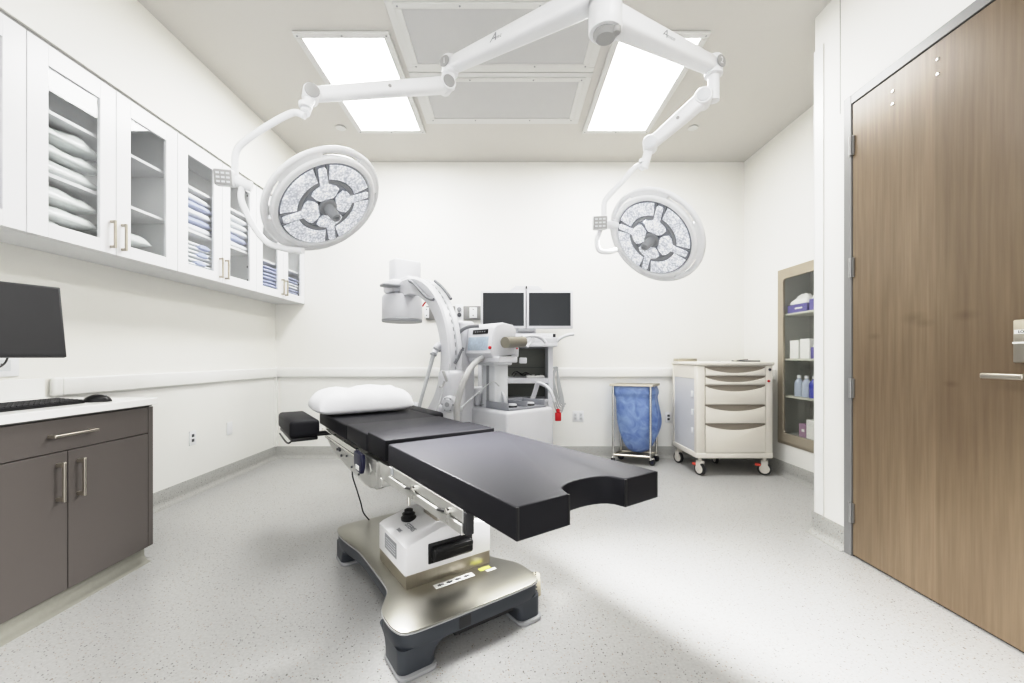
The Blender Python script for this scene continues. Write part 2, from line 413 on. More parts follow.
# wall panel joint above the door frame corner, corner guard
struct('trim_1', MB().box(XD - .0015, XD + .001, 2.508, 2.511, 2.60, H), 'gap', label='fine vertical panel joint above the door frame')
mb = MB(); mb.box(XD - .005, XD, YC - .075, YC + .004, .134, 3.12, bev=.002, seg=1); mb.box(XD - .005, XD + .07, YC, YC + .005, .134, 3.12)
struct('trim_2', mb, 'rail', label='white corner guard on the projecting wall corner')
struct('trim_3', MB().box(XD - .0062, XD - .004, YC - .077, YC - .073, .134, 3.12), 'wains', label='fine edge line of the white corner guard')
# wainscot sheets under the rail
struct('trim_4', MB().box(XL + .06, XR - .002, YB - .004, YB - .0002, .12, .92), 'wains', label='white wall protection sheet low on the back wall')
struct('trim_5', MB().box(XL + .0002, XL + .004, YF, YB - .002, .12, .92), 'wains', label='white wall protection sheet low on the left wall')
struct('trim_6', MB().box(XR - .004, XR - .0002, YC + .01, YB - .006, .12, .92), 'wains', label='white wall protection sheet low on the right wall')
# cove bases: flat upstand, curved foot running out onto the floor
def cove(z=.133, t=.006, r=.045):
    pts = [(0, z), (t * .6, z), (t, z - .004), (t, r)]
    for k in range(1, 6):
        a = k / 6 * PI / 2
        pts.append((t + r * (1 - math.cos(a)), r * (1 - math.sin(a)) + .0008))
    pts += [(t + r, .0012), (t + r, 0), (0, 0)]
    return pts
def cove_run(p0, p1, n, z=.133):
    p0, p1, n = Vector(p0), Vector(p1), Vector(n)
    mb = MB(); pr = cove(z)
    mb.loft([[p + n * a + Vector((0, 0, b)) for a, b in pr] for p in (p0, p1)])
    return mb
struct('baseboard_back', cove_run((XL + .001, YB - .001, 0), (XR - .001, YB - .001, 0), (0, -1, 0)), 'base', smooth=True, label='grey speckled cove base along the back wall')
struct('baseboard_left', cove_run((XL + .001, 2.36, 0), (XL + .001, YB - .001, 0), (1, 0, 0)), 'base', smooth=True, label='grey speckled cove base along the left wall')
struct('baseboard_right', cove_run((XR - .001, YC, 0), (XR - .001, YB - .001, 0), (-1, 0, 0)), 'base', smooth=True, label='grey speckled cove base along the right wall')
mb = cove_run((XD - .001, DY1, 0), (XD - .001, YC + .02, 0), (-1, 0, 0))
struct('baseboard_door', mb, 'base', smooth=True, label='grey speckled cove base beside the door frame')
# bumper rails
def rail_x(x0, x1, y, n):   # along X on the back wall
    return MB().box(x0, x1, y - .03, y - .0005, .914, 1.019, bev=.009, seg=3)
struct('trim_7', MB().box(XL + .034, XR - .034, YB - .032, YB - .001, .914, 1.019, bev=.009, seg=3), 'rail', smooth=True, label='white bumper rail across the back wall')
mb = MB(); mb.box(XL + .001, XL + .032, 2.44, YB - .036, .914, 1.019, bev=.009, seg=3)
struct('trim_8', mb, 'rail', smooth=True, label='white bumper rail along the left wall')
struct('trim_9', MB().box(XL + .001, XL + .036, 2.385, 2.438, .911, 1.022, bev=.013, seg=4), 'rail', smooth=True, label='rounded white end cap of the left bumper rail')
struct('trim_10', MB().box(XR - .032, XR - .001, 4.14, YB - .036, .914, 1.019, bev=.009, seg=3), 'rail', smooth=True, label='short white bumper rail beside the drawer cart')
struct('trim_11', MB().box(XL + .001, XL + .036, YB - .035, YB - .001, .912, 1.021, bev=.01, seg=3), 'rail', smooth=True, label='white corner piece joining the two bumper rails')
struct('trim_12', MB().box(XL + .0005, XL + .03, YB - .03, YB - .0005, .135, .912), 'wains', label='white vertical strip in the back left corner')
# soffit flush with cabinet fronts
XC = -2.29
struct('trim_13', MB().box(XL + .0005, XC + .004, YF, YB - .0005, 2.716, H - .0005), 'wallL', label='white soffit between the glass cabinets and the ceiling')
struct('trim_14', MB().box(XL + .0005, XC - .012, YF, YB - .0005, 2.700, 2.7155), 'gap2', label='dark shadow gap above the glass cabinets')

# ---- ceiling panels (flush access panels with frames)
def rect_frame(mb, x0, x1, y0, y1, z0, z1, w, bev=0):
    mb.box(x0, x1, y0, y0 + w, z0, z1, bev); mb.box(x0, x1, y1 - w, y1, z0, z1, bev)
    mb.box(x0, x0 + w, y0 + w, y1 - w, z0, z1, bev); mb.box(x1 - w, x1, y0 + w, y1 - w, z0, z1, bev)
M['panel'] = mat('ceiling_panel_grey', (200, 200, 200), .6)
M['panelf'] = mat('ceiling_panel_frame', (216, 216, 214), .5)
for (lab, y0, y1) in (('nearer grey perforated ceiling panel between the two bright troffers', 2.545, 3.190), ('farther grey perforated ceiling panel between the two bright troffers', 3.240, 3.905)):
    t = thing('ceiling_panel', lab, 'ceiling panel', (-.055, (y0 + y1) / 2, H - .03))
    mb = MB(); rect_frame(mb, -.765, .655, y0 - .02, y1 + .02, H - .012, H - .001, .05); mb.build('outer_frame', 'panelf', t, smooth=False, bevel=.003)
    mb = MB(); rect_frame(mb, -.715, .605, y0 + .03, y1 - .03, H - .02, H - .001, .045); mb.build('inner_frame', 'panelf', t, smooth=False, bevel=.004)
    MB().box(-.67, .56, y0 + .075, y1 - .075, H - .013, H - .001).build('face', 'panel', t, smooth=False)
    for sx in (-.69, -.3, .2, .58):
        for sy in (y0 + .052, y1 - .052):
            MB().cyl((sx, sy, H - .0225), (sx, sy, H - .019), .006, seg=8).build('screw', 'grey', t)
def troffer(x0, x1, y0, y1, lab):
    t = thing('ceiling_light', lab, 'ceiling light', ((x0 + x1) / 2, (y0 + y1) / 2, H - .03), group=None)
    mb = MB(); rect_frame(mb, x0, x1, y0, y1, H - .02, H - .001, .048); mb.build('frame', 'panelf', t, smooth=False, bevel=.004)
    mb = MB(); mb.box(x0 + .047, x1 - .047, y0 + .047, y1 - .047, H - .012, H - .004); mb.build('diffuser', 'emit', t, smooth=False)
    for sx in (x0 + .024, (x0 + x1) / 2, x1 - .024):
        for sy in (y0 + .024, y1 - .024):
            MB().cyl((sx, sy, H - .0225), (sx, sy, H - .019), .006, seg=8).build('screw', 'grey', t)
    return t
troffer(-1.457, -.803, 2.815, 4.08, 'bright rectangular ceiling troffer left of the grey panels')
troffer(.722, 1.370, 2.815, 4.08, 'bright rectangular ceiling troffer right of the grey panels')
for x, l in ((-1.6, 'small round white sprinkler cap beside the left troffer'), (1.77, 'small round white sprinkler cap beside the right troffer')):
    single('sprinkler_cap', MB().lathe([(0, .0), (0, .045), (.004, .047), (.012, .04), (.012, .0)], (x, 4.0, H - .013), (0, 0, 1), 28), 'panelf', l, 'sprinkler', org=(x, 4.0, H - .013))

# ---- door
DF = XD - .03
t = bpy.data.objects.new('door_1', None); C.objects.link(t); t['kind'] = 'structure'; t['label'] = 'tall brown wooden door in a grey metal frame'
t.location = (XD, 2.4, 0); ROOTM[t.name] = Matrix.Translation(t.location)
FW = .052
mb = MB()
mb.box(DF, XD + .10, DY1 - FW, DY1, 0, 2.64); mb.box(DF, XD + .10, DY0, DY1 - FW, 2.64 - FW, 2.64); mb.box(DF, XD + .10, DY0, DY0 + FW, 0, 2.64 - FW)
mb.build('door_frame', 'frame', t, smooth=False, bevel=.003)
leaf = MB().box(DF + .006, DF + .05, DY0 + FW + .004, DY1 - FW - .006, .012, 2.64 - FW - .006)
leaf = leaf.b; mb = MB(); mb.b.free(); mb.b = leaf
# leaf keeps world-like coordinates for the veneer pattern
lo = mb.build('door_leaf', 'wood', t, smooth=False)
M['woodgap'] = mat('door_gap_black', (30, 28, 26), .8)
mb = MB(); mb.box(DF + .012, DF + .06, DY1 - FW - .007, DY1 - FW + .001, 0, 2.64 - FW); mb.box(DF + .012, DF + .06, DY0 + FW, DY1 - FW, 2.64 - FW - .007, 2.64 - FW + .001)
mb.box(DF + .02, DF + .05, DY0 + FW, DY1 - FW, .0005, .012)
mb.build('seal', 'woodgap', t, smooth=False)
for zc in (2.346, 1.651, .962, .25):
    mb = MB(); yk = DY1 - FW - .004
    for k in range(5): mb.cyl((DF - .008, yk, zc - .055 + k * .0222), (DF - .008, yk, zc - .055 + k * .0222 + .0212), .0075, seg=12)
    mb.box(DF - .003, DF + .004, yk - .016, yk + .02, zc - .055, zc + .055)
    mb.build('hinge', 'steelg', t)
# rivets (through bolts) near the top of the leaf
for (yy, zz) in ((2.14, 2.50), (2.14, 2.435), (1.915, 2.505), (1.915, 2.437)):
    MB().lathe([(0, .008), (.003, .007), (.004, .0)], (DF + .006, yy, zz), (-1, 0, 0), 14).build('bolt', 'chrome', t)
# lever and card reader escutcheon
yl = 1.60; zl = 1.065
es = MB().box(DF - .018, DF + .006, 1.50, 1.613, 1.118, 1.283, bev=.005).build('lock_plate', 'steel', t)
MB().box(DF - .0195, DF - .017, 1.525, 1.607, 1.228, 1.244).build('lock_label', 'paper', es)
MB().text('LOCK', .014, (DF - .0198, 1.575, 1.236), (0, -1, 0), (0, 0, 1)).build('lettering', 'ink', es)
MB().box(DF - .026, DF - .016, 1.56, 1.609, 1.19, 1.198, bev=.002).build('card_slot', 'paper', es)
mb = MB()
mb.lathe([(0, .03), (.01, .03), (.013, .026)], (DF + .006, 1.555, zl), (-1, 0, 0), 24)
mb.cyl((DF, 1.555, zl), (DF - .055, 1.555, zl), .012)
mb.box(DF - .066, DF - .048, 1.545, 1.686, zl - .011, zl + .011, bev=.006, seg=3)
hd = mb.build('lever_handle', 'handle', t)

# ================================================================ UPPER CABINETS
SP = .4545
def yk(k): return YB - .002 - SP * k
ZB, ZT = 1.735, 2.698
def bar_handle(mb, x, yc, z0, z1):
    mb.box(x + .022, x + .034, yc - .006, yc + .006, z0, z1, bev=.002, seg=1)
    for z in (z0 + .008, z1 - .008): mb.box(x, x + .03, yc - .006, yc + .006, z - .007, z + .007, bev=.002, seg=1)
cabn = ['fourth wall cabinet from the back corner, cut by the photo edge, dark packs inside', 'white wall cabinet with glass doors holding clear bagged pillows', 'white wall cabinet with glass doors holding tall stacks of folded linen', 'white glass door wall cabinet in the back corner holding blue linen']
for ci in range(4):
    kR = 6 - 2 * ci; y1 = yk(kR); y0 = yk(kR + 2)
    t = thing('wall_cabinet', cabn[ci], 'cabinet', (XL, (y0 + y1) / 2, ZB))
    g = .001
    x0, x1 = XL + .002, XC - .022
    mb = MB()
    mb.box(x0, x1, y0 + g, y0 + .018, ZB, ZT); mb.box(x0, x1, y1 - .018, y1 - g, ZB, ZT)
    mb.box(x0, x1, y0 + .018, y1 - .018, ZB, ZB + .018); mb.box(x0, x1, y0 + .018, y1 - .018, ZT - .018, ZT)
    mb.box(x0, x0 + .008, y0 + .018, y1 - .018, ZB + .018, ZT - .018)
    mb.build('carcass', 'cabin', t, smooth=False)
    for z in (2.075, 2.395):
        MB().box(x0 + .01, x1 - .015, y0 + .02, y1 - .02, z - .019, z, bev=.001, seg=1).build('shelf', 'white', t)
    # hinge mount plates and shelf pins
    for (yy, sgn) in ((y0 + .018, 1), (y1 - .018, -1)):
        for z in (ZB + .10, ZB + .22, ZT - .22, ZT - .10):
            MB().box(x1 - .05, x1 - .02, min(yy, yy + sgn * .012), max(yy, yy + sgn * .012), z - .008, z + .008, bev=.002, seg=1).build('hinge', 'dgrey', t)
    for di in range(2):
        a, b = y0 + di * SP + .0025, y0 + (di + 1) * SP - .0025
        sw = .092
        mb = MB(); xx0, xx1 = XC - .020, XC
        mb.box(xx0, xx1, a, a + sw, ZB + .001, ZT - .002); mb.box(xx0, xx1, b - sw, b, ZB + .001, ZT - .002)
        mb.box(xx0, xx1, a + sw, b - sw, ZB + .001, ZB + .074); mb.box(xx0, xx1, a + sw, b - sw, ZT - .105, ZT - .002)
        d = mb.build('door', 'white', t, smooth=False, bevel=.0015)
        MB().box(XC - .012, XC - .009, a + sw - .004, b - sw + .004, ZB + .070, ZT - .101).build('glass_pane', 'glass', d, smooth=False)
        mb = MB(); yh = b - .032 if di == 0 else a + .032
        bar_handle(mb, XC - .001, yh, 1.768, 1.928)
        mb.build('handle', 'handle', d)
struct('trim_15', MB().box(XL + .002, XC - .001, YF, yk(8) - .004, ZB, ZT), 'white', label='white cabinet side beyond the photo edge')

# contents -------------------------------------------------------
ords = ['lowest', 'second', 'third', 'fourth', 'fifth', 'sixth']
def bagged(cx, cy, z, sx, sy, h, seed, lab, rot=0, grp='clear bagged pillows in the wall cabinet'):
    mb = MB(); mb.cushion((0, 0, h * .26), sx, sy, h * .72, n=3.2, res=16, amp=.55, seed=seed, rotz=rot, nsc=9)
    o = mb.build('bagged_pillow', 'bag'); o.location = (cx, cy, z); tag(o, lab, 'pillow', grp); return o
yA0 = yk(6)    # pair1 lower edge
yA0 = yk(6)
c1 = yk(6) + .20   # door nearest camera of the pillow cabinet
for i in range(3):
    bagged(-2.455, c1 + .03 + .01 * i, 2.076 + i * .092, .25, .38, .088, i + 1, ('%s clear bagged pillow stacked on the middle shelf, behind the left glass door' % ords[i]))
for i in range(3):
    bagged(-2.455, c1 + .02, ZB + .019 + i * .092, .25, .38, .088, i + 11, ('%s clear bagged pillow on the cabinet floor, behind the left glass door' % ords[i]))
for i in range(2):
    bagged(-2.46, yk(6) + .60, ZB + .019 + i * .092, .25, .34, .088, i + 21, ('%s clear bagged pillow on the cabinet floor, behind the half empty glass door' % ['lower', 'upper'][i]))
def folded(cx, cy, z, sx, sy, h, seed, lab, m='linen', grp='folded linens in the wall cabinets', lay=3, name='folded_linen', tilt=0):
    t = thing(name, lab, 'linen', (cx, cy, z), random.uniform(-.05, .05), grp)
    mb = MB()
    for k in range(lay):
        hh = h / lay
        mb.cushion((random.uniform(-.004, .004), random.uniform(-.006, .006), hh * (k + .28)), sx * random.uniform(.95, 1), sy * random.uniform(.95, 1), hh * .70, n=9, res=9, amp=.25, seed=seed + k)
    if tilt: mb.b.transform(Matrix.Rotation(tilt, 4, 'X'))
    mb.build('cloth', m, t, world=False)
    return t
place3 = yk(4) + .235; place4 = yk(3) + .235
cols = ['linen', 'bluelinen', 'linen', 'bluelinen', 'linen', 'linen']
for i in range(5):
    folded(-2.455, place3, 2.077 + i * .056, .27, .35, .054, i * 3, '%s folded %s cloth on the middle shelf, behind the third glass door' % (ords[i], 'blue' if cols[i] == 'bluelinen' else 'white'), cols[i], grp='linen stack behind the third glass door', lay=1)
cols4 = ['linen', 'bluelinen', 'linen', 'linen', 'linen']
for i in range(5):
    folded(-2.455, place4, 2.077 + i * .056, .27, .35, .054, 40 + i * 3, '%s folded %s cloth in the middle shelf stack behind the lamp keypad' % (ords[i], 'blue' if cols4[i] == 'bluelinen' else 'white'), cols4[i], grp='linen stack behind the fourth glass door', lay=1)
for i in range(4):
    t = folded(-2.455, place3 + .02, ZB + .02 + i * .062, .27, .33, .058, 80 + i * 3, '%s white pack tied with blue on the cabinet floor, third glass door' % ords[i], 'linen', grp='blue tied linen packs on the cabinet floor', name='linen_pack', lay=2)
    mb = MB(); mb.cushion((.12, -.02 + .02 * i, .02), .05, .11, .03, n=3, res=8, amp=.3, seed=i)
    mb.build('blue_tie', 'bluelinen', t, world=False)
p5 = yk(2) + .235; p6 = yk(1) + .225
for i in range(4):
    folded(-2.44, p5 + .03, ZB + .019 + i * .068, .28, .27, .064, 100 + i * 5, '%s folded pale blue linen on the floor of the corner cabinet, left door' % ords[i], 'bluelinen', grp='blue linens in the corner cabinet', lay=2)
folded(-2.40, p5 - .155, ZB + .019, .2, .07, .26, 130, 'upright white folded towel beside the blue linens in the corner cabinet', 'linen', grp=None, lay=1)
for i in range(4):
    folded(-2.44, p6, ZB + .019 + i * .06, .28, .30, .057, 140 + i * 5, '%s folded %s linen on the floor of the corner cabinet, right door' % (ords[i], 'blue' if i % 2 else 'grey white'), 'bluelinen' if i % 2 else 'linen', grp='mixed linens in the corner cabinet', lay=2)
M['darkpack'] = mat('dark_blue_pack', (96, 108, 128), .5, noise_amt=.15)
for i in range(3):
    folded(-2.45, yk(7) + .2, ZB + .019 + i * .09, .27, .36, .085, 170 + i * 5, '%s dark blue pack in the cabinet cut by the left photo edge' % ords[i], 'darkpack', grp='dark packs in the leftmost cabinet', lay=2, name='linen_pack')

# ================================================================ BASE CABINET, COUNTER
XB = -1.985
t = thing('base_cabinet', 'grey brown base cabinet with one wide drawer above two doors', 'cabinet', (XL, 1.9, 0))
yend = 2.338
mb = MB()
mb.box(XL + .005, XB - .021, .9, yend, .095, .868)
mb.build('carcass', 'cabgrey', t, smooth=False)
MB().box(XB - .02, XB, 2.308, yend, .094, .864).build('end_filler', 'cabgrey', t, smooth=False, bevel=.0015)
drw = MB().box(XB - .02, XB, 1.468, 2.3045, .722, .864).build('drawer', 'cabgrey', t, smooth=False, bevel=.0015)
def hbar(mb, y0, y1, z):
    mb.box(XB + .024, XB + .036, y0, y1, z - .006, z + .006, bev=.002, seg=1)
    for y in (y0 + .01, y1 - .01): mb.box(XB - .001, XB + .03, y - .008, y + .008, z - .007, z + .007)
mb = MB(); hbar(mb, 1.80, 1.995, .794); mb.build('handle', 'handle', drw)
for (a, b, yh) in ((1.468, 1.8835, 1.842), (1.8875, 2.3045, 1.930)):
    d = MB().box(XB - .02, XB, a, b, .094, .718).build('door', 'cabgrey', t, smooth=False, bevel=.0015)
    mb = MB(); mb.box(XB + .024, XB + .036, yh - .006, yh + .006, .50, .675, bev=.002, seg=1)
    for z in (.512, .663): mb.box(XB - .001, XB + .03, yh - .007, yh + .007, z - .008, z + .008)
    mb.build('handle', 'handle', d)
MB().box(XB - .02, XB, 1.0, 1.464, .094, .864).build('side_panel', 'cabgrey', t, smooth=False, bevel=.0015)
mb = MB(); pr = cove(.094, .006, .04)
mb.loft([[Vector((XB - .055 + a, y, b)) for a, b in pr] for y in (.9, yend - .0)])
mb.build('toe_kick', 'kick', t)
mb = MB(); mb.loft([[Vector((x, yend + a, b)) for a, b in pr] for x in (XL + .01, XB - .055)])
mb.box(XL + .01, XB - .055, 1.0, yend, 0, .094)
mb.build('cove_end', 'base', t)
t = thing('countertop', 'white solid surface countertop with low backsplash on the grey cabinet', 'countertop', (XL, 1.9, .875))
MB().box(XL + .005, XB + .018, .9, 2.352, .876, .912, bev=.002).build('slab', 'counter', t, smooth=False)
MB().box(XL + .005, XL + .022, .9, 2.350, .912, 1.02, bev=.002).build('backsplash', 'counter', t, smooth=False)
struct('trim_16', MB().box(XL + .006, XB - .006, .9, yend, .868, .8755), 'gap', label='dark reveal under the countertop')

# monitor
P0 = Vector((-2.058, 1.95, 1.14))                  # lower right corner of screen
dh = Vector((-.41, -.912, 0)).normalized(); nn = Vector((.912, -.41, 0)).normalized()
up = (Vector((0, 0, 1)) - nn * .2).normalized(); nf = dh.cross(up); nf = -nf if nf.dot(nn) < 0 else nf
t = thing('desktop_monitor', 'black desktop monitor at the left edge above the keyboard', 'monitor', (-2.26, 1.70, .912))
wd, ht = .54, .335
cc = P0 + dh * wd / 2 + up * ht / 2
MB().frame_box(cc - nf * .012, dh, up, nf, wd, ht, .024, bev=.003).build('housing', 'monblack', t)
MB().frame_box(cc + nf * .0003, dh, up, nf, wd - .016, ht - .018, .002).build('screen', mat('desk_screen', (58, 58, 60), .35), t, smooth=False)
bs = cc - nf * .12; bs.z = .912
mb = MB(); mb.lathe([(0, .11), (.006, .11), (.012, .10), (.012, .02)], (bs.x, bs.y, .9125), (0, 0, 1), 32); mb.cyl((bs.x, bs.y, .92), (bs.x, bs.y, 1.30), .02)
mb.cyl((bs.x, bs.y, 1.28), cc - nf * .03, .018); mb.build('stand', 'black', t)
single('monitor_cable', MB().tube([W(8, 357, 1.95), W(4, 364, 1.97), W(-6, 370, 2.0), W(-30, 382, 2.0), (bs.x - .01, bs.y + .03, .93)], .004, 8), 'black', 'thin black cable hanging below the desktop monitor', 'cable')
# keyboard
t = thing('keyboard', 'black slim computer keyboard on the white countertop', 'keyboard', (-2.16, 1.85, .912), 0)
mb = MB(); mb.prism([(-2.235, .024), (-2.235, 0), (-2.09, 0), (-2.09, .014)], 0, .44, Matrix(((1, 0, 0, 0), (0, 0, 1, 1.625), (0, 1, 0, .9125), (0, 0, 0, 1))), bev=.002)
mb.build('body', 'black', t)
mb = MB()
for r in range(6):
    for k in range(20):
        x = -2.224 + r * .0225; y = 1.632 + k * .0215
        zz = .9125 + .024 - (x + .0095 + 2.235) / .145 * .010
        mb.box(x, x + .018, y, y + .018, zz - .002, zz + .0045, bev=.0012, seg=1)
mb.build('keys', mat('key_caps', (46, 46, 48), .5), t)
# mouse
mb = MB(); rr = []
for i in range(13):
    a = i / 12; x = -.055 + .11 * a
    w = .031 * math.sqrt(max(.0, 1 - abs(2 * a - 1) ** 3)) + .001; h = .038 * (math.sin(PI * min(1, a * .92 + .06)) ** .6)
    rr.append([Vector((w * math.cos(PI * k / 12), x, .0 + h * math.sin(PI * k / 12))) for k in range(13)])
mb.loft(rr)
mo = mb.build('computer_mouse', 'black'); mo.location = (-2.09, 2.13, .9125); mo.rotation_euler = (0, 0, math.radians(-62))
tag(mo, 'black computer mouse beside the keyboard on the countertop', 'computer mouse')
ROOTM[mo.name] = Matrix.Identity(4)
w_ = MB().box(-.003, .003, .02, .036, .024, .032, bev=.002).build('scroll_wheel', 'grey', mo)

# ================================================================ OUTLETS
def outlet(org, ax, nrm, w, h, lab, kind='duplex', n=1, m='paper'):
    org, ax, nrm = Vector(org), Vector(ax), Vector(nrm); up_ = Vector((0, 0, 1))
    t = thing('wall_outlet', lab, 'outlet', org)
    MB().frame_box(org + nrm * .003, ax, up_, nrm, w, h, .006, bev=.002).build('plate', 'plastic', t)
    for k in range(n):
        off = (k - (n - 1) / 2) * w / n
        if kind == 'duplex':
            MB().frame_box(org + nrm * .0068 + ax * off, ax, up_, nrm, .034, h * .66, .002, bev=.0008).build('receptacle', 'plastic2', t)
            for s in (-1, 1):
                mb = MB()
                for q in (-.006, .006): mb.frame_box(org + nrm * .0082 + ax * (off + q) + up_ * s * .019, ax, up_, nrm, .003, .009, .001)
                mb.frame_box(org + nrm * .0082 + ax * off + up_ * (s * .019 - .009), ax, up_, nrm, .004, .004, .001)
                mb.build('slot', 'ink', t)
        elif kind == 'dark':
            for s in (-1, 1): MB().frame_box(org + nrm * .007 + up_ * s * .02, ax, up_, nrm, .026, .024, .003, bev=.001).build('socket', 'dgrey', t)
        elif kind == 'data':
            mb = MB(); mb.frame_box(org + nrm * .0068, ax, up_, nrm, w * .5, h * .5, .002); mb.build('insert', 'plastic2', t)
            mb = MB(); mb.frame_box(org + nrm * .0082 + up_ * .008, ax, up_, nrm, .008, .006, .001); mb.build('port', 'ink', t)
    return t
Y_, Xx = Vector((0, 1, 0)), Vector((1, 0, 0))
outlet((XL + .0002, 2.16, 1.095), Y_, Xx, .16, .115, 'white data outlet on the wall under the desktop monitor', 'data')
outlet((XL + .0042, 3.47, .468), Y_, Xx, .075, .12, 'white outlet low on the left wall with two dark sockets', 'dark')
outlet((XL + .0042, 3.93, .468), Y_, Xx, .075, .12, 'blank white cover plate low on the left wall', 'blank')
outlet((.79, YB - .0042, .470), Xx, -Y_, .125, .125, 'double white outlet on the back wall beside the red clip', 'duplex', 2)
outlet((1.808, YB - .0042, .46), Xx, -Y_, .075, .12, 'white outlet with dark sockets between blue bag and drawer cart', 'dark')

# ================================================================ RECESSED CABINET (right wall)
y0, y1, z0, z1 = 3.30, 4.115, .303, 1.987
t = thing('recessed_cabinet', 'recessed beige metal wall cabinet with a glass door right of the drawer cart', 'cabinet', (XR, (y0 + y1) / 2, z0))
mb = MB()
def ring_yz(mb, x0, x1, ya, yb, za, zb, w):
    mb.box(x0, x1, ya, ya + w, za, zb); mb.box(x0, x1, yb - w, yb, za, zb); mb.box(x0, x1, ya + w, yb - w, za, za + w); mb.box(x0, x1, ya + w, yb - w, zb - w, zb)
ring_yz(mb, XR - .010, XR - .0005, y0, y1, z0, z1, .03); mb.build('outer_frame', 'bronze', t, smooth=False, bevel=.002)
mb = MB()
def rrect(ya, yb, za, zb, r, n=6):
    p = []
    for (cy, cz, a0) in ((yb - r, zb - r, 0), (ya + r, zb - r, 90), (ya + r, za + r, 180), (yb - r, za + r, 270)):
        for k in range(n + 1):
            a = math.radians(a0 + 90 * k / n); p.append((cy + r * math.cos(a), cz + r * math.sin(a)))
    return p
o_ = rrect(y0 + .028, y1 - .028, z0 + .028, z1 - .028, .002); i_ = rrect(y0 + .10, y1 - .10, z0 + .11, z1 - .10, .035)
mb.loft([[Vector((XR - .024, a, b)) for a, b in i_], [Vector((XR - .024, a, b)) for a, b in o_], [Vector((XR - .004, a, b)) for a, b in o_], [Vector((XR - .004, a, b)) for a, b in i_], [Vector((XR - .024, a, b)) for a, b in i_]], cap=False)
bmesh.ops.remove_doubles(mb.b, verts=mb.b.verts[:], dist=1e-5)
dr = mb.build('door', 'bronze', t, ang=30)
MB().box(XR - .016, XR - .012, y0 + .095, y1 - .095, z0 + .105, z1 - .095).build('glass_pane', 'glass2', dr, smooth=False)
struct_inside = MB(); xb = XR + .30
struct_inside.box(xb, xb + .01, y0, y1, z0, z1); struct_inside.box(XR, xb, y0, y0 + .01, z0, z1); struct_inside.box(XR, xb, y1 - .01, y1, z0, z1)
struct_inside.box(XR, xb, y0, y1, z0, z0 + .01); struct_inside.box(XR, xb, y0, y1, z1 - .01, z1)
struct_inside.build('liner', 'shelfgrey', t, smooth=False)
# cut the opening in the right wall: rebuild it around the recess
bpy.data.objects.remove(bpy.data.objects['wall_right'])
mb = MB(); mb.box(XR, XR + T, YC, y0 + .005, 0, H); mb.box(XR, XR + T, y1 - .005, YB, 0, H); mb.box(XR, XR + T, y0 + .005, y1 - .005, 0, z0 + .005); mb.box(XR, XR + T, y0 + .005, y1 - .005, z1 - .005, H)
struct('wall_right', mb, 'wall', label='white right wall with the recessed cabinet')
bpy.data.objects.remove(bpy.data.objects['trim_6'])
mb = MB(); mb.box(XR - .004, XR - .0002, YC + .01, y0 - .001, .12, .92); mb.box(XR - .004, XR - .0002, y1 + .001, YB - .006, .12, .92); mb.box(XR - .004, XR - .0002, y0 - .001, y1 + .001, .12, z0 - .001)
struct('trim_6', mb, 'wains', label='white wall protection sheet low on the right wall')
RS = [.80, 1.13, 1.58]
RS = [.415, .70, 1.06, 1.60]
RS = [z0 + .10, .77, 1.125, 1.555]
for z in RS[1:]: MB().box(XR + .01, xb - .005, y0 + .012, y1 - .012, z - .018, z, bev=.001, seg=1).build('shelf', 'shelfpale', t)
MB().box(XR + .01, xb - .005, y0 + .012, y1 - .012, z0 + .01, RS[0]).build('plinth', 'shelfgrey', t, smooth=False)
# contents of the recess
def carton(x, y, z, sx, sy, sz, m, lab, tissue=True, band=True):
    t = thing('supply_box', lab, 'box', (x, y, z))
    mb = MB(); mb.box(x - sx / 2, x + sx / 2, y - sy / 2, y + sy / 2, z, z + sz, bev=.002, seg=1); mb.build('carton', m, t)
    if band:
        MB().box(x - sx / 2 - .0015, x - sx / 2, y - sy * .28, y + sy * .1, z + sz * .42, z + sz * .62).build('name_band', 'paper', t)
    if tissue:
        mb = MB(); mb.cushion((x, y, z + sz + .005), sx * .92, sy * .92, .085, n=2.6, res=12, amp=.5, seed=int(y * 100), flatb=.05, nsc=14); mb.build('bag_of_gloves', 'paper', t)
    return t
carton(XR + .10, 3.90, RS[3] + .001, .14, .26, .075, 'purple', 'long purple carton with white packets on the top recess shelf, left')
carton(XR + .10, 3.62, RS[3] + .001, .14, .24, .10, 'purple', 'purple carton with white packets on the top recess shelf, right')
def bottle(x, y, z, r, h, m, lab, name='spray_bottle'):
    t = thing(name, lab, 'bottle', (x, y, z), group='cleaning bottles on the recess shelf')
    MB().lathe([(0, r * .92), (.004, r), (h * .62, r), (h * .74, r * .75), (h * .82, r * .38), (h * .86, r * .36)], (x, y, z), (0, 0, 1), 20).build('body', m, t)
    MB().lathe([(0, r * .46), (h * .13, r * .44)], (x, y, z + h * .86), (0, 0, 1), 16).build('cap', 'plastic', t)
M['clearb'] = mat('clear_fluid_bottle', (188, 198, 214), .15, coat=.4)
for i, (yy, mm, cn) in enumerate(((3.93, 'clearb', 'clear'), (3.83, 'clearb', 'clear'), (3.735, 'bluefluid', 'blue'), (3.64, 'bluefluid', 'blue'), (3.55, 'bluefluid', 'blue'))):
    bottle(XR + .075, yy, RS[1] + .001, .04, .2, mm, '%s filled %s plastic bottle from the left in the recessed cabinet' % (['first', 'second', 'third', 'fourth', 'fifth'][i], cn))
carton(XR + .09, 3.93, RS[2] + .001, .13, .12, .17, 'paper', 'pale upright carton on the shelf above the bottles, left', tissue=False, band=False)
carton(XR + .09, 3.79, RS[2] + .001, .13, .12, .18, 'paper', 'pale upright carton on the shelf above the bottles, second', tissue=False, band=False)
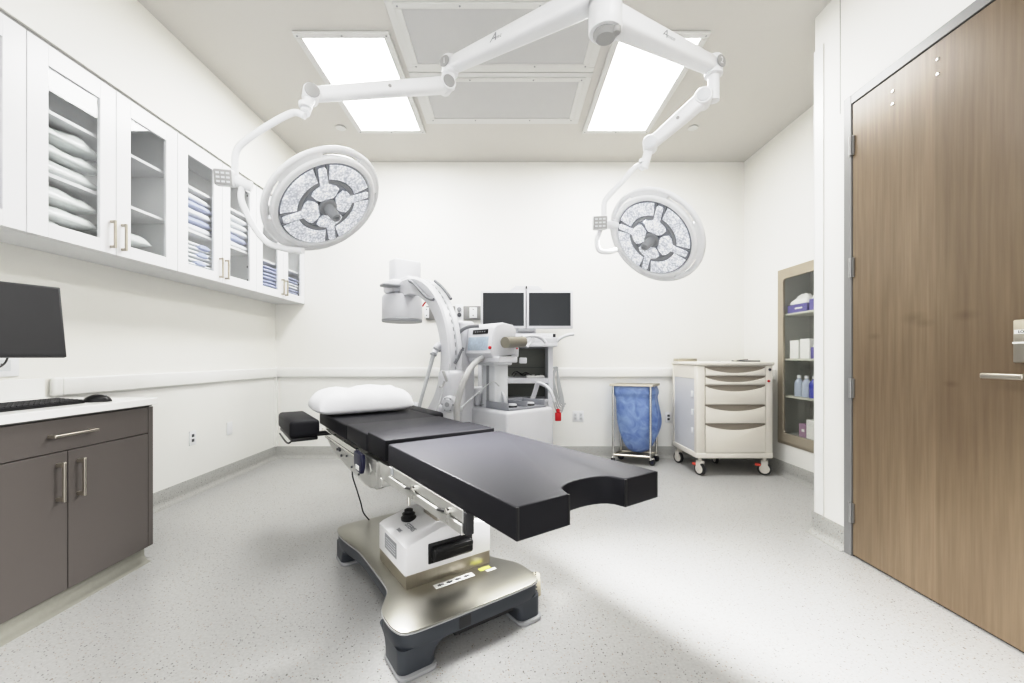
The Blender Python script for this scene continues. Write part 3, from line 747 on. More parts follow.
carton(XR + .08, 3.62, RS[2] + .001, .13, .16, .10, 'purple', 'purple carton with white packets on the shelf above the bottles', band=False)
carton(XR + .09, 3.84, RS[0] + .001, .10, .09, .12, 'mauve', 'small mauve carton on the lowest recess shelf', tissue=False)
carton(XR + .09, 3.73, RS[0] + .001, .10, .12, .17, 'paper', 'white carton on the lowest recess shelf beside the mauve one', tissue=False, band=False)
carton(XR + .08, 3.60, RS[0] + .001, .10, .10, .11, 'orange', 'small orange carton on the lowest recess shelf', tissue=False)
carton(XR + .16, 3.60, RS[0] + .001, .05, .14, .26, 'paper', 'tall white carton standing behind the orange carton', tissue=False, band=False)

# ================================================================ DRAWER CART
cx0, cx1, cy0, cy1 = 1.80, 2.528, 3.99, 4.58
t = thing('drawer_cart', 'cream medical drawer cart on castors in the back right corner', 'cart', ((cx0 + cx1) / 2, 4.3, 0))
zb, zt = .175, 1.058
mb = MB()
pw = .07
for (xa, xb_) in ((cx0, cx0 + .083), (cx1 - pw, cx1)):
    mb.box(xa, xb_, cy0, cy0 + .06, zb, zt, bev=.008)
mb.box(cx0, cx0 + .045, cy1 - .05, cy1, zb, zt, bev=.008); mb.box(cx1 - pw, cx1, cy1 - .05, cy1, zb, zt, bev=.008)
mb.box(cx0 - .003, cx1 + .003, cy0 - .004, cy1 + .003, zb - .004, zb + .05, bev=.010)
mb.box(cx0 + .05, cx1 - pw + .002, cy0 + .02, cy1, zb + .05, zt, bev=.002, seg=1)
mb.box(cx1 - .02, cx1 - .004, cy0 + .06, cy1 - .05, zb + .05, zt)
mb.build('body', 'cream', t)
mb = MB(); mb.box(cx0 - .008, cx1 + .012, cy0 - .012, cy1 + .008, zt, zt + .035, bev=.012, seg=3); mb.box(cx0 + .003, cx0 + .02, cy0 + .06, cy1 - .05, .93, zt, bev=.002, seg=1)
mb.build('top', 'cream', t)
sp = MB().box(cx0 + .006, cx0 + .016, cy0 + .06, cy1 - .05, zb + .05, .93).build('side_panel', 'translu', t, smooth=False)
for zc in (.42, .60, .78):
    MB().box(cx0 + .001, cx0 + .007, cy0 + .09, cy0 + .13, zc - .03, zc + .03, bev=.003).build('latch', 'plastic', sp)
dz = [(.985, 1.022), (.905, .975), ]
ys = [1.022, .931, .845, .665, .495, .222]
ys = [1.050, .960, .874, .685, .505, .224]
for i in range(5):
    zt_, zb_ = ys[i] - .003, ys[i + 1] + .003
    xa, xb_ = cx0 + .086, cx1 - pw - .003
    # front with curved finger scoop: cream panel whose top edge bows down, darker lip behind
    n = 16; dep = min(.05, (zt_ - zb_) * .6)
    pts = [(xa, zb_), (xb_, zb_)] + [(xb_ + (xa - xb_) * k / n, zt_ - .010 - dep * math.sin(PI * k / n) ** .75) for k in range(n + 1)]
    d = MB().prism(pts, 0, .018, Matrix(((1, 0, 0, 0), (0, 0, 1, cy0 - .006), (0, 1, 0, 0), (0, 0, 0, 1))), bev=.003).build('drawer', 'cream', t)
    mb = MB(); mb.box(xa, xb_, cy0 + .012, cy0 + .02, zb_, zt_); mb.box(xa, xb_, cy0 - .002, cy0 + .02, zt_ - .008, zt_, bev=.002, seg=1)
    part_label(mb.build('pull_recess', 'creamd', d), 'taupe curved finger recess')
MB().lathe([(0, .013), (.008, .012), (.01, .008)], (cx1 - .03, cy0 - .0, 1.02), (0, -1, 0), 16).build('lock', 'dgrey', t)
MB().lathe([(0, .011), (.012, .010), (.014, .0)], (cx1 - .042, cy0, .91), (0, -1, 0), 14).build('red_tag', 'red', t)
def caster(t, x, y, zt_, r=.055, br=None, ang=0, hood='cream'):
    c = MB()
    ca, sa = math.cos(ang), math.sin(ang)
    ax = Vector((ca, sa, 0)); fw = Vector((-sa, ca, 0))
    ctr = Vector((x, y, r))
    cst = MB(); cst.cyl(ctr - ax * .013, ctr + ax * .013, r, seg=28); wh = cst.build('castor_wheel', 'rubber', t)
    MB().cyl(ctr - ax * .016, ctr + ax * .016, r * .74, seg=24).build('wheel_hub', hood, wh)
    mb = MB(); mb.frame_box(ctr + ax * .024 + Vector((0, 0, r * .55)), fw, Vector((0, 0, 1)), ax, .055, r * 1.5, .008, bev=.004)
    mb.frame_box(ctr - ax * .024 + Vector((0, 0, r * .55)), fw, Vector((0, 0, 1)), ax, .055, r * 1.5, .008, bev=.004)
    mb.frame_box(Vector((x, y, r * 2 + .008)), fw, Vector((0, 0, 1)), ax, .06, .025, .056, bev=.006)
    mb.cyl((x, y, r * 2 + .01), (x, y, zt_), .016)
    fk = mb.build('castor_fork', hood, t)
    if br: MB().frame_box(Vector((x, y, r * 1.6)) + fw * .055, fw, Vector((0, 0, 1)), ax, .05, .022, .045, bev=.005).build('brake', br, fk)
caster(t, cx0 + .055, cy0 + .05, zb, .06, 'coral', math.radians(20))
caster(t, cx1 - .05, cy0 + .05, zb, .06, 'coral', math.radians(60))
caster(t, cx0 + .04, cy1 - .07, zb, .06, None, math.radians(20))
caster(t, cx1 - .3, cy1 - .09, zb, .05, None, math.radians(0))
# things on the cart top
ztp = zt + .035
single('steel_tray', MB().box(cx0 + .0, cx0 + .20, 4.42, 4.55, ztp + .001, ztp + .03, bev=.004), 'steel', 'small flat steel tray on the left of the cart top', 'tray')
single('clipboard', MB().box(2.33, 2.50, 4.14, 4.36, ztp + .001, ztp + .012, bev=.003), 'dgrey', 'dark clipboard lying on the right of the cart top', 'clipboard')
single('scissors', (lambda m: (m.tube([(2.27, 4.18, ztp + .01), (2.33, 4.22, ztp + .016), (2.40, 4.24, ztp + .02)], .005, 8), m.tube([(2.28, 4.22, ztp + .01), (2.34, 4.21, ztp + .018), (2.41, 4.20, ztp + .022)], .005, 8), m)[2])(MB()), 'chrome', 'small pair of steel scissors beside the dark clipboard', 'scissors')
single('label_holder', MB().box(2.05, 2.09, 4.1, 4.14, ztp + .001, ztp + .01, bev=.002), 'plastic2', 'tiny white clip on the middle of the cart top', 'clip')

# ================================================================ HAMPER
Fp, Lp, Rp = Vector((1.485, 4.36, 0)), Vector((1.125, 4.475, 0)), Vector((1.62, 4.565, 0)); Bp = Lp + Rp - Fp + Vector((.0, -.02, 0))
t = thing('laundry_hamper', 'chrome hamper stand with a sagging blue plastic bag by the back wall', 'hamper', (1.37, 4.5, 0))
zt = .845
for q in (Fp, Lp, Rp, Bp):
    MB().cyl(q + V(0, 0, .06), q + V(0, 0, zt), .0125, seg=14).build('leg', 'chrome', t)
mb = MB()
for a, b in ((Fp, Lp), (Lp, Bp), (Bp, Rp), (Rp, Fp)): mb.cyl(a + V(0, 0, .095), b + V(0, 0, .095), .011, seg=12)
mb.loft([[q + V(0, 0, z) for q in (Fp, Lp, Bp, Rp)] for z in (.085, .093)])
mb.build('base_shelf', 'steel', t, ang=20)
def quad(z, k, kc=None):
    ce = (Fp + Lp + Rp + Bp) / 4
    return [ce + (q - ce) * k + V(0, 0, z) for q in (Fp, Lp, Bp, Rp)]
mb = MB(); mb.loft([quad(zt - .016, 1.17), quad(zt + .008, 1.17)]); lid = mb.build('lid', 'steel', t, smooth=False, bevel=.004)
# bag
ce = (Fp + Lp + Rp + Bp) / 4
def outline(k, z, n=48, sq=5, shift=(0, 0), wr=.0, seed=0):
    pts = []
    a_ = (Lp - Fp) / 2; b_ = (Rp - Fp) / 2
    for i in range(n):
        th = 2 * PI * i / n; c_, s_ = math.cos(th), math.sin(th)
        r_ = (abs(c_) ** sq + abs(s_) ** sq) ** (-1 / sq)
        rr_ = r_ * k * (1 + wr * (math.sin(th * 9 + seed) * .5 + noise.noise(Vector((c_ * 3, s_ * 3, z * 5 + seed))) * 1.6))
        pts.append(ce + a_ * (c_ * rr_) + b_ * (s_ * rr_) + V(shift[0], shift[1], z))
    return pts
rings = []
prof = [(.836, 1.06, 7, 0), (.81, 1.13, 7, .01), (.77, 1.16, 7, .02), (.735, 1.14, 6, .03), (.72, 1.05, 5, .04), (.62, 1.10, 4, .05), (.52, 1.13, 3.4, .06), (.42, 1.12, 3, .06), (.34, 1.04, 2.6, .07), (.26, .90, 2.4, .08), (.19, .72, 2.2, .08), (.14, .54, 2.1, .08), (.112, .32, 2, .06), (.106, .02, 2, 0)]
for i, (z, k, sq, wr) in enumerate(prof):
    rings.append(outline(k, z, 56, sq, (.055 * math.sin(min(1, (.84 - z) / .73) * PI * .75), .02), wr, .3))
mb = MB(); mb.loft(rings, cap=False); bg = mb.build('plastic_bag', 'binbag', t, ang=60, subsurf=1); part_label(bg, 'translucent blue plastic bag folded over the rim')
for q, an in ((Fp + V(.03, .03, 0), 1.1), (Rp, .4), (Bp, .9), (Lp, .2)):
    r = .033
    mb = MB(); ax = Vector((math.cos(an), math.sin(an), 0)); c_ = Vector((q.x, q.y, r))
    mb.cyl(c_ - ax * .012, c_ + ax * .012, r, seg=20); wv = mb.build('castor', 'rubber', t)
    MB().cyl(c_ - ax * .014, c_ + ax * .014, r * .45, seg=14).build('castor_hub', 'navy', wv)
    MB().box(q.x - .02, q.x + .02, q.y - .02, q.y + .02, .062, .08, bev=.006).build('castor_fork', 'chrome', t)

# ================================================================ OPERATING TABLE (local x = towards the foot end, y = right side)
TR = math.atan2(-.816, .578)
TO = Vector((-.271, 1.908, 0))
t = thing('operating_table', 'black padded operating table on a white and steel pedestal in the room centre', 'operating table', TO, TR)
L_ = dict(world=False)
def base_outline(e=0, n=8):
    # hourglass plan, centre line v = -.025
    vc = -.027
    P = [(-.82, .20), (-.79, .27), (-.68, .285), (-.56, .27), (-.42, .245), (-.10, .245), (.0, .25), (.06, .285), (.13, .325), (.24, .326), (.295, .305), (.31, .24)]
    P = [(u, v + e) if abs(v) > .21 else (u, v) for u, v in P]
    P = [(u + (e if u > .25 else 0) - (e if u < -.78 else 0), v) for u, v in P]
    pts = [(u, vc + v) for u, v in P] + [(u, vc - v) for u, v in reversed(P)]
    # smooth corners (Chaikin)
    for _ in range(2):
        q = []
        for i in range(len(pts)):
            a, b = pts[i], pts[(i + 1) % len(pts)]
            q.append((a[0] * .8 + b[0] * .2, a[1] * .8 + b[1] * .2)); q.append((a[0] * .2 + b[0] * .8, a[1] * .2 + b[1] * .8))
        pts = q
    return pts
sk = MB(); sk.prism(base_outline(0), .098, .157, bev=.004)
def leg_poly(u0, u1, v0, v1, r=.03, n=5):
    p = []
    for (cu, cv, a0) in ((u1 - r, v1 - r, 0), (u0 + r, v1 - r, 90), (u0 + r, v0 + r, 180), (u1 - r, v0 + r, 270)):
        for k in range(n + 1):
            a = math.radians(a0 + 90 * k / n); p.append((cu + r * math.cos(a), cv + r * math.sin(a)))
    return p
base = sk.build('base_skirt', 'skirt', t, **L_)
def leg(u0, u1, v0, v1, grow_u, grow_v):
    """leg that flares up into the skirt: the inner sides lean like an arch"""
    mb = MB(); rings = []
    for z, k in ((.016, 0), (.05, .06), (.075, .2), (.090, .5), (.102, 1.0)):
        a, b, c, d = u0, u1, v0, v1
        if grow_u > 0: b = u1 + grow_u * k
        else: a = u0 + grow_u * k
        if grow_v > 0: d = v1 + grow_v * k
        else: c = v0 + grow_v * k
        rings.append([Vector((p[0], p[1], z)) for p in leg_poly(a, b, c, d)])
    mb.loft(rings); mb.build('base_leg', 'skirt', t, **L_)
    MB().prism(leg_poly(u0 - .005, u1 + .014, v0 - .004, v1 + .006, .032, 8), .0005, .017, bev=.004).build('foot_pad', 'footpad', t, **L_)
leg(.14, .304, -.348, -.205, -.07, .09)
leg(.165, .304, .18, .295, -.07, -.09)
leg(-.80, -.66, -.305, -.20, .09, .07)
leg(-.795, -.66, .16, .265, .09, -.07)
MB().prism(base_outline(.006), .157, .162).build('edge_strip', 'capgrey', t, **L_)
MB().prism(base_outline(.004), .162, .168, bev=.002).build('base_plate', 'steelp', t, **L_)
MB().box(.300, .3125, -.115, -.062, .104, .148, bev=.004).build('front_socket', 'rubber', t, **L_)
MB().box(.25, .283, -.12, .16, .066, .092, bev=.003).build('underside_rail', 'black', t, **L_)
# pedestal
pv0, pv1, pu0, pu1 = -.225, .195, -.29, .052
MB().box(pu0 + .004, pu1 - .004, pv0 + .004, pv1 - .004, .168, .226).build('pedestal_skirt', 'steel', t, smooth=False, **L_)
mb = MB()
mb.prism([(pv0, .224), (pv1, .224), (pv1, .352), (pv1 - .03, .366), (.06, .392), (-.06, .396), (-.14, .372), (pv0 + .02, .354), (pv0, .342)], pu0, pu1, Matrix(((0, 0, 1, 0), (1, 0, 0, 0), (0, 1, 0, 0), (0, 0, 0, 1))), bev=.008)
ped = mb.build('pedestal_housing', 'white', t, **L_)
mb = MB(); mb.box(pu1 - .002, pu1 + .006, -.125, .092, .250, .338, bev=.006); mb.box(pu1, pu1 + .035, -.112, .082, .262, .322, bev=.012, seg=3); mb.box(pu1 + .02, pu1 + .045, -.10, .075, .30, .322, bev=.006)
mb.build('drawer_grip', 'black', t, **L_)
MB().box(-.20, -.055, pv0 - .0015, pv0 + .001, .258, .325).build('rating_plate', 'grey', ped, smooth=False, **L_)
mb = MB()
for k in range(4): mb.box(-.19, -.065, pv0 - .002, pv0 - .0012, .270 + k * .012, .273 + k * .012)
mb.build('rating_lines', 'plastic2', ped, smooth=False, **L_)
mb = MB(); mb.text('STERIS', .032, (-.085, -.150, .3705), (1, 0, 0), (0, 1, .28), shear=.1); mb.text('5085', .022, (-.11, -.192, .3585), (1, 0, 0), (0, 1, .28))
mb.build('lettering', 'grey', ped, **L_)
# stickers on the base plate
MB().box(.078, .112, -.115, .073, .168, .1692).build('warning_label', 'paper', t, smooth=False, **L_)
mb = MB(); rnd = random.Random(3)
for k in range(4):
    v0 = -.10 + k * .042
    mb.box(.090, .100, v0, v0 + .028, .1692, .1696); mb.box(.086, .104, v0 + .008, v0 + .013, .1692, .1697)
mb.prism([(.103, -.052), (.103, -.036), (.092, -.044)], .1693, .1698)
mb.build('warning_marks', 'ink', t, smooth=False, **L_)
MB().box(.071, .095, .112, .170, .168, .1692).build('yellow_label', 'yellow', t, smooth=False, **L_)
MB().box(.100, .118, .135, .185, .168, .1692).build('small_label', 'paper', t, smooth=False, **L_)
# perforated round pedal at the far right of the base
PC_ = (.165, .325, .072)
M['perf'] = mat('perforated_cream', (214, 206, 186), .5)
pdl = MB().lathe([(0, .042), (.012, .05), (.05, .052), (.062, .046)], PC_, (.6, .8, .05), 28).build('round_pedal', 'perf', t, **L_)
pa = Vector((.6, .8, .05)).normalized(); pe = pa.cross(Vector((0, 0, 1))).normalized(); pf = pa.cross(pe)
mb = MB()
for k in range(22):
    for z in (.018, .030, .042):
        a = 2 * PI * (k + (z == .030) * .5) / 22; d = pe * math.cos(a) + pf * math.sin(a); c = Vector(PC_) + pa * z + d * .0505
        mb.cyl(c, c + d * .002, .004, seg=6)
part_label(mb.build('pedal_holes', 'ink', pdl, **L_), 'small dark holes around the round pedal'); bpy.data.objects['pedal_holes']['kind'] = 'stuff'
MB().box(.14, .20, .24, .30, .05, .075, bev=.004).build('pedal_bracket', 'grey', t, **L_)
# column
mb = MB(); mb.box(-.17, -.02, -.05, .13, .385, .50, bev=.01); mb.box(-.155, -.035, -.035, .115, .49, .60, bev=.008)
mb.build('lift_column', 'steel', t, **L_)
mb = MB(); mb.lathe([(0, .034), (.012, .036), (.02, .028), (.030, .030), (.036, .020), (.048, .020), (.052, .012)], (-.165, -.125, .374), (0, 0, 1), 24); mb.build('rubber_boot', 'black', t, **L_)
mb = MB(); mb.cyl((-.165, -.125, .44), (-.175, -.12, .56), .008)
mb.build('actuator_rod', 'chrome', t, **L_)
MB().box(-.20, -.155, -.135, -.115, .505, .54, bev=.004).build('blue_clamp', 'navy', t, **L_)
# under frame of back/seat
XZ = lambda y0: Matrix(((1, 0, 0, 0), (0, 0, 1, y0), (0, 1, 0, 0), (0, 0, 0, 1)))
poly = [(-1.40, .655), (-1.40, .590), (-1.25, .545), (-1.05, .51), (-.85, .495), (-.62, .487), (-.47, .480), (-.38, .485), (-.30, .508), (-.24, .54), (-.19, .585), (-.13, .60), (-.13, .655)]
mb = MB(); mb.prism(poly, -.235, -.205, XZ(0), bev=.004); mb.prism(poly, .205, .235, XZ(0), bev=.004)
mb.build('side_frame', 'alu', t, **L_)
mb = MB(); mb.box(-1.34, -.12, -.20, .20, .60, .68); mb.box(-.50, -.22, -.20, .20, .545, .61)
mb.build('frame_deck', 'alu', t, smooth=False, **L_)
mb = MB()
mb.box(-1.36, -.50, -.268, -.256, .625, .655, bev=.002, seg=1); mb.box(-1.36, -.50, .256, .268, .625, .655, bev=.002, seg=1)
for u in (-1.33, -1.1, -.86, -.6):
    for s in (-1, 1): mb.cyl((u, s * .235, .64), (u, s * .260, .64), .008, seg=10)
mb.build('accessory_rail', 'chrome', t, **L_)
for (u, z, r) in ((-1.22, .59, .010), (-1.05, .56, .008), (-.95, .54, .008), (-.83, .56, .006), (-.72, .52, .006), (-.60, .55, .007), (-.58, .51, .006)): MB().cyl((u, -.234, z), (u, -.243, z), r, seg=12).build('frame_bolt', 'dgrey', t, **L_)
MB().box(-.99, -.972, -.248, -.234, .56, .605, bev=.003).build('frame_hook', 'dgrey', t, **L_)
MB().box(-1.30, -.52, -.262, -.236, .600, .618, bev=.004).build('frame_ledge', 'chrome', t, **L_)
mb = MB(); mb.lathe([(0, .05), (.012, .055), (.04, .055), (.052, .045)], (-.275, -.205, .565), (0, -1, 0), 24); mb.lathe([(0, .03), (.03, .03)], (-.33, -.235, .60), (0, -1, 0), 18)
mb.box(-.42, -.20, -.262, -.236, .60, .66, bev=.01); mb.box(-.19, -.13, -.275, -.225, .555, .67, bev=.014); mb.box(-.16, .03, -.272, -.235, .60, .675, bev=.006)
mb.cyl((-.12, -.275, .585), (-.12, -.23, .585), .022)
mb.build('hinge_joint', 'alu', t, **L_)
lv = MB(); lv.tube([(-.45, -.285, .668), (-.33, -.285, .664)], .006, 8); lv.prism([(-.455, .668), (-.33, .668), (-.318, .64), (-.325, .60), (-.345, .575), (-.42, .578), (-.45, .605)], -.30, -.278, XZ(0), bev=.006)
lvo = lv.build('release_lever', 'navy', t, **L_)
MB().box(-.41, -.355, -.3035, -.299, .588, .612, bev=.003).build('lever_tag', 'paper', lvo, **L_)
# leg section rails
mb = MB(); mb.box(.02, .635, -.280, -.24, .651, .6895, bev=.002, seg=1); mb.box(.02, .635, .24, .280, .651, .6895, bev=.002, seg=1)
for u in (.05, .34, .58): mb.box(u, u + .04, -.245, .245, .65, .675)
mb.build('leg_frame', 'alu', t, **L_)
for s in (-1, 1):
    mb = MB(); mb.box(.015, .637, min(s * .268, s * .286), max(s * .268, s * .284), .616, .648, bev=.003, seg=1)
    mb.box(.02, .62, min(s * .24, s * .270), max(s * .24, s * .268), .620, .655)
    for u in (.05, .30, .585): mb.cyl((u, s * .24, .632), (u, s * .2845, .632), .008, seg=12)
    mb.build('leg_side_rail', 'alu', t, **L_)
for u in (.285, .555):
    MB().cyl((u - .075, -.287, .648), (u, -.287, .662), .0045, seg=8).build('rail_pin', 'black', t, **L_)
    MB().lathe([(0, .011), (.018, .011), (.021, .007)], (u, -.276, .664), (0, -1, 0), 14).build('rail_knob', 'chrome', t, **L_)
    MB().cyl((u - .01, -.283, .631), (u - .01, -.287, .631), .008, seg=12).build('rail_screw', 'chrome', t, **L_)
MB().box(.03, .06, -.2815, -.279, .656, .686).build('rail_mark', 'grey', t, smooth=False, **L_)
for s in (-1, 1): MB().box(.638, .660, min(s * .282, s * .256), max(s * .282, s * .256), .622, .6885, bev=.004).build('rail_end_block', 'rubber', t, **L_)
# pads
def pad(name, u0, u1, v0, v1, z0, z1, parent=t, bev=.008):
    return MB().box(u0, u1, v0, v1, z0, z1, bev=bev, seg=3).build(name, 'vinyl', parent, ang=50, **L_)
HW = .28
# leg pad with a rounded notch in the foot end
cpts = [(0.0, -HW), (.90, -HW), (.90, -.105)]
for k in range(1, 12):
    a = PI * k / 12
    cpts.append((.90 - .078 * math.sin(a) ** .55, .012 - .108 * math.cos(a)))
cpts += [(.90, .125), (.90, HW), (0, HW)]
mb = MB(); mb.prism(cpts, .690, .776, bev=.006, seg=3)
lp = mb.build('leg_pad', 'vinyl', t, ang=40, **L_)
for (v, u) in ((-HW + .004, .9), (HW - .004, .9), (-.107, .9), (.126, .9)): MB().cyl((u - .0015, v, .694), (u - .0015, v, .7745), .0042, seg=8).build('seam', 'black', lp, **L_)
MB().box(-.296, -.045, -.277, HW, .692, .783, bev=.004, seg=2).build('seat_pad', 'vinyl2', t, ang=50, **L_)
MB().box(-.29, -.03, -.25, .25, .680, .6895).build('seat_board', 'black', t, smooth=False, **L_)
pad('lower_back_pad', -.664, -.303, -HW, HW, .688, .772)
pad('upper_back_pad', -1.37, -.668, -HW, HW, .684, .766)
MB().box(-1.35, -.30, -.262, .262, .678, .689).build('back_board', 'black', t, smooth=False, **L_)
# arm boards either side of the head end
def armboard(v0, v1, u0, u1, zt, lab):
    mb = MB(); mb.box(u0, u1, v0, v1, zt - .10, zt, bev=.022, seg=4); p = mb.build('armboard_pad', 'vinyl', t, ang=60, **L_)
    part_label(p, lab)
    mb = MB(); mb.box(u0 + .01, u1 - .01, v0 + .01, v1 - .01, zt - .122, zt - .102, bev=.005); q = mb.build('armboard_tray', 'black', t, **L_)
    mb = MB()
    s = -1 if v0 < 0 else 1
    vi = v1 if v0 < 0 else v0
    mb.box((u0 + u1) / 2 - .03, (u0 + u1) / 2 + .03, min(vi, s * .262), max(vi, s * .262), zt - .14, zt - .115, bev=.005)
    mb.cyl(((u0 + u1) / 2 + .1, vi - s * -.03, zt - .14), ((u0 + u1) / 2 + .1, vi - s * -.03, zt - .10), .014)
    mb.tube([(u1 - .03, v0 + .02, zt - .115), (u1 - .08, v0 - .003, zt - .135), (u0 + .1, v0 - .002, zt - .13)], .005, 8)
    mb.build('armboard_bracket', 'chrome' if v0 > 0 else 'black', q, **L_)
armboard(-.515, -.352, -1.50, -.985, .766, 'left black armboard pad beside the head end')
armboard(.30, .42, -1.42, -.88, .762, 'right black armboard pad beside the head end')
mb = MB(); mb.tube([(-.86, -.19, .52), (-.85, -.20, .44), (-.815, -.185, .36), (-.80, -.165, .28), (-.80, -.15, .22), (-.785, -.12, .172)], .004, 8)
mb.build('power_cord', 'black', t, **L_)

# pillow on the head end
def tl(u, v, z): return ROOTM[t.name] @ Vector((u, v, z))
mb = MB(); mb.cushion((0, 0, .045), .40, .645, .118, n=5, res=44, amp=.2, seed=5, flatb=.34, nsc=6)
mb.b.transform(Matrix.Rotation(math.radians(2), 4, 'Y'))
o = mb.build('pillow', 'pillow', None, ang=80); o.location = tl(-1.22, -.04, .768); o.rotation_euler = (0, 0, TR)
tag(o, 'plump white pillow lying on the head end of the black operating table', 'pillow')

# ================================================================ SURGICAL LIGHTS
HUB = Vector((.48, 2.06, 0))
t = thing('ceiling_column', 'white ceiling column with grey bottom cap that carries both surgical light arms', 'column', (HUB.x, HUB.y, H - .01))
MB().cyl((HUB.x, HUB.y, 2.78), (HUB.x, HUB.y, H - .002), .055, seg=36).build('post', 'plastic', t)
MB().lathe([(0, .12), (.03, .12), (.06, .07)], (HUB.x, HUB.y, H - .001), (0, 0, -1), 40).build('ceiling_flange', 'plastic', t)
cp = MB(); cp.lathe([(0, .057), (.055, .06), (.062, .055), (.075, .046)], (HUB.x, HUB.y, 2.782), (0, 0, -1), 36); cpo = cp.build('bottom_cap', 'capgrey', t)
MB().lathe([(0, .022), (.06, .022), (.066, .018)], (HUB.x + .045, HUB.y - .035, 2.775), (0, 0, -1), 20).build('cap_boss', 'capgrey', cpo)
mb = MB()
for a in (.2, 1.5, 2.8, 4.0, 5.2): mb.cyl((HUB.x + .054 * math.cos(a), HUB.y + .054 * math.sin(a), 2.83), (HUB.x + .058 * math.cos(a), HUB.y + .058 * math.sin(a), 2.83), .006, seg=8)
mb.build('screws', 'black', cpo)

def beam(mb, p0, p1, w0, h0, w1, h1, bev=.015):
    """tapered rectangular arm with rounded edges"""
    p0, p1 = Vector(p0), Vector(p1); a = (p1 - p0).normalized(); sd = a.cross(Vector((0, 0, 1))).normalized(); u_ = sd.cross(a)
    tb = bmesh.new()
    vs = []
    for p, w, h in ((p0, w0, h0), (p1, w1, h1)):
        for sx, sz in ((-1, -1), (1, -1), (1, 1), (-1, 1)): vs.append(tb.verts.new(p + sd * sx * w / 2 + u_ * sz * h / 2))
    for f in ((3, 2, 1, 0), (4, 5, 6, 7), (0, 1, 5, 4), (1, 2, 6, 5), (2, 3, 7, 6), (3, 0, 4, 7)): tb.faces.new([vs[i] for i in f])
    bmesh.ops.bevel(tb, geom=tb.edges[:], offset=bev, segments=4, affect='EDGES', profile=.5, clamp_overlap=True)
    mb.merge(tb); return sd, u_, a

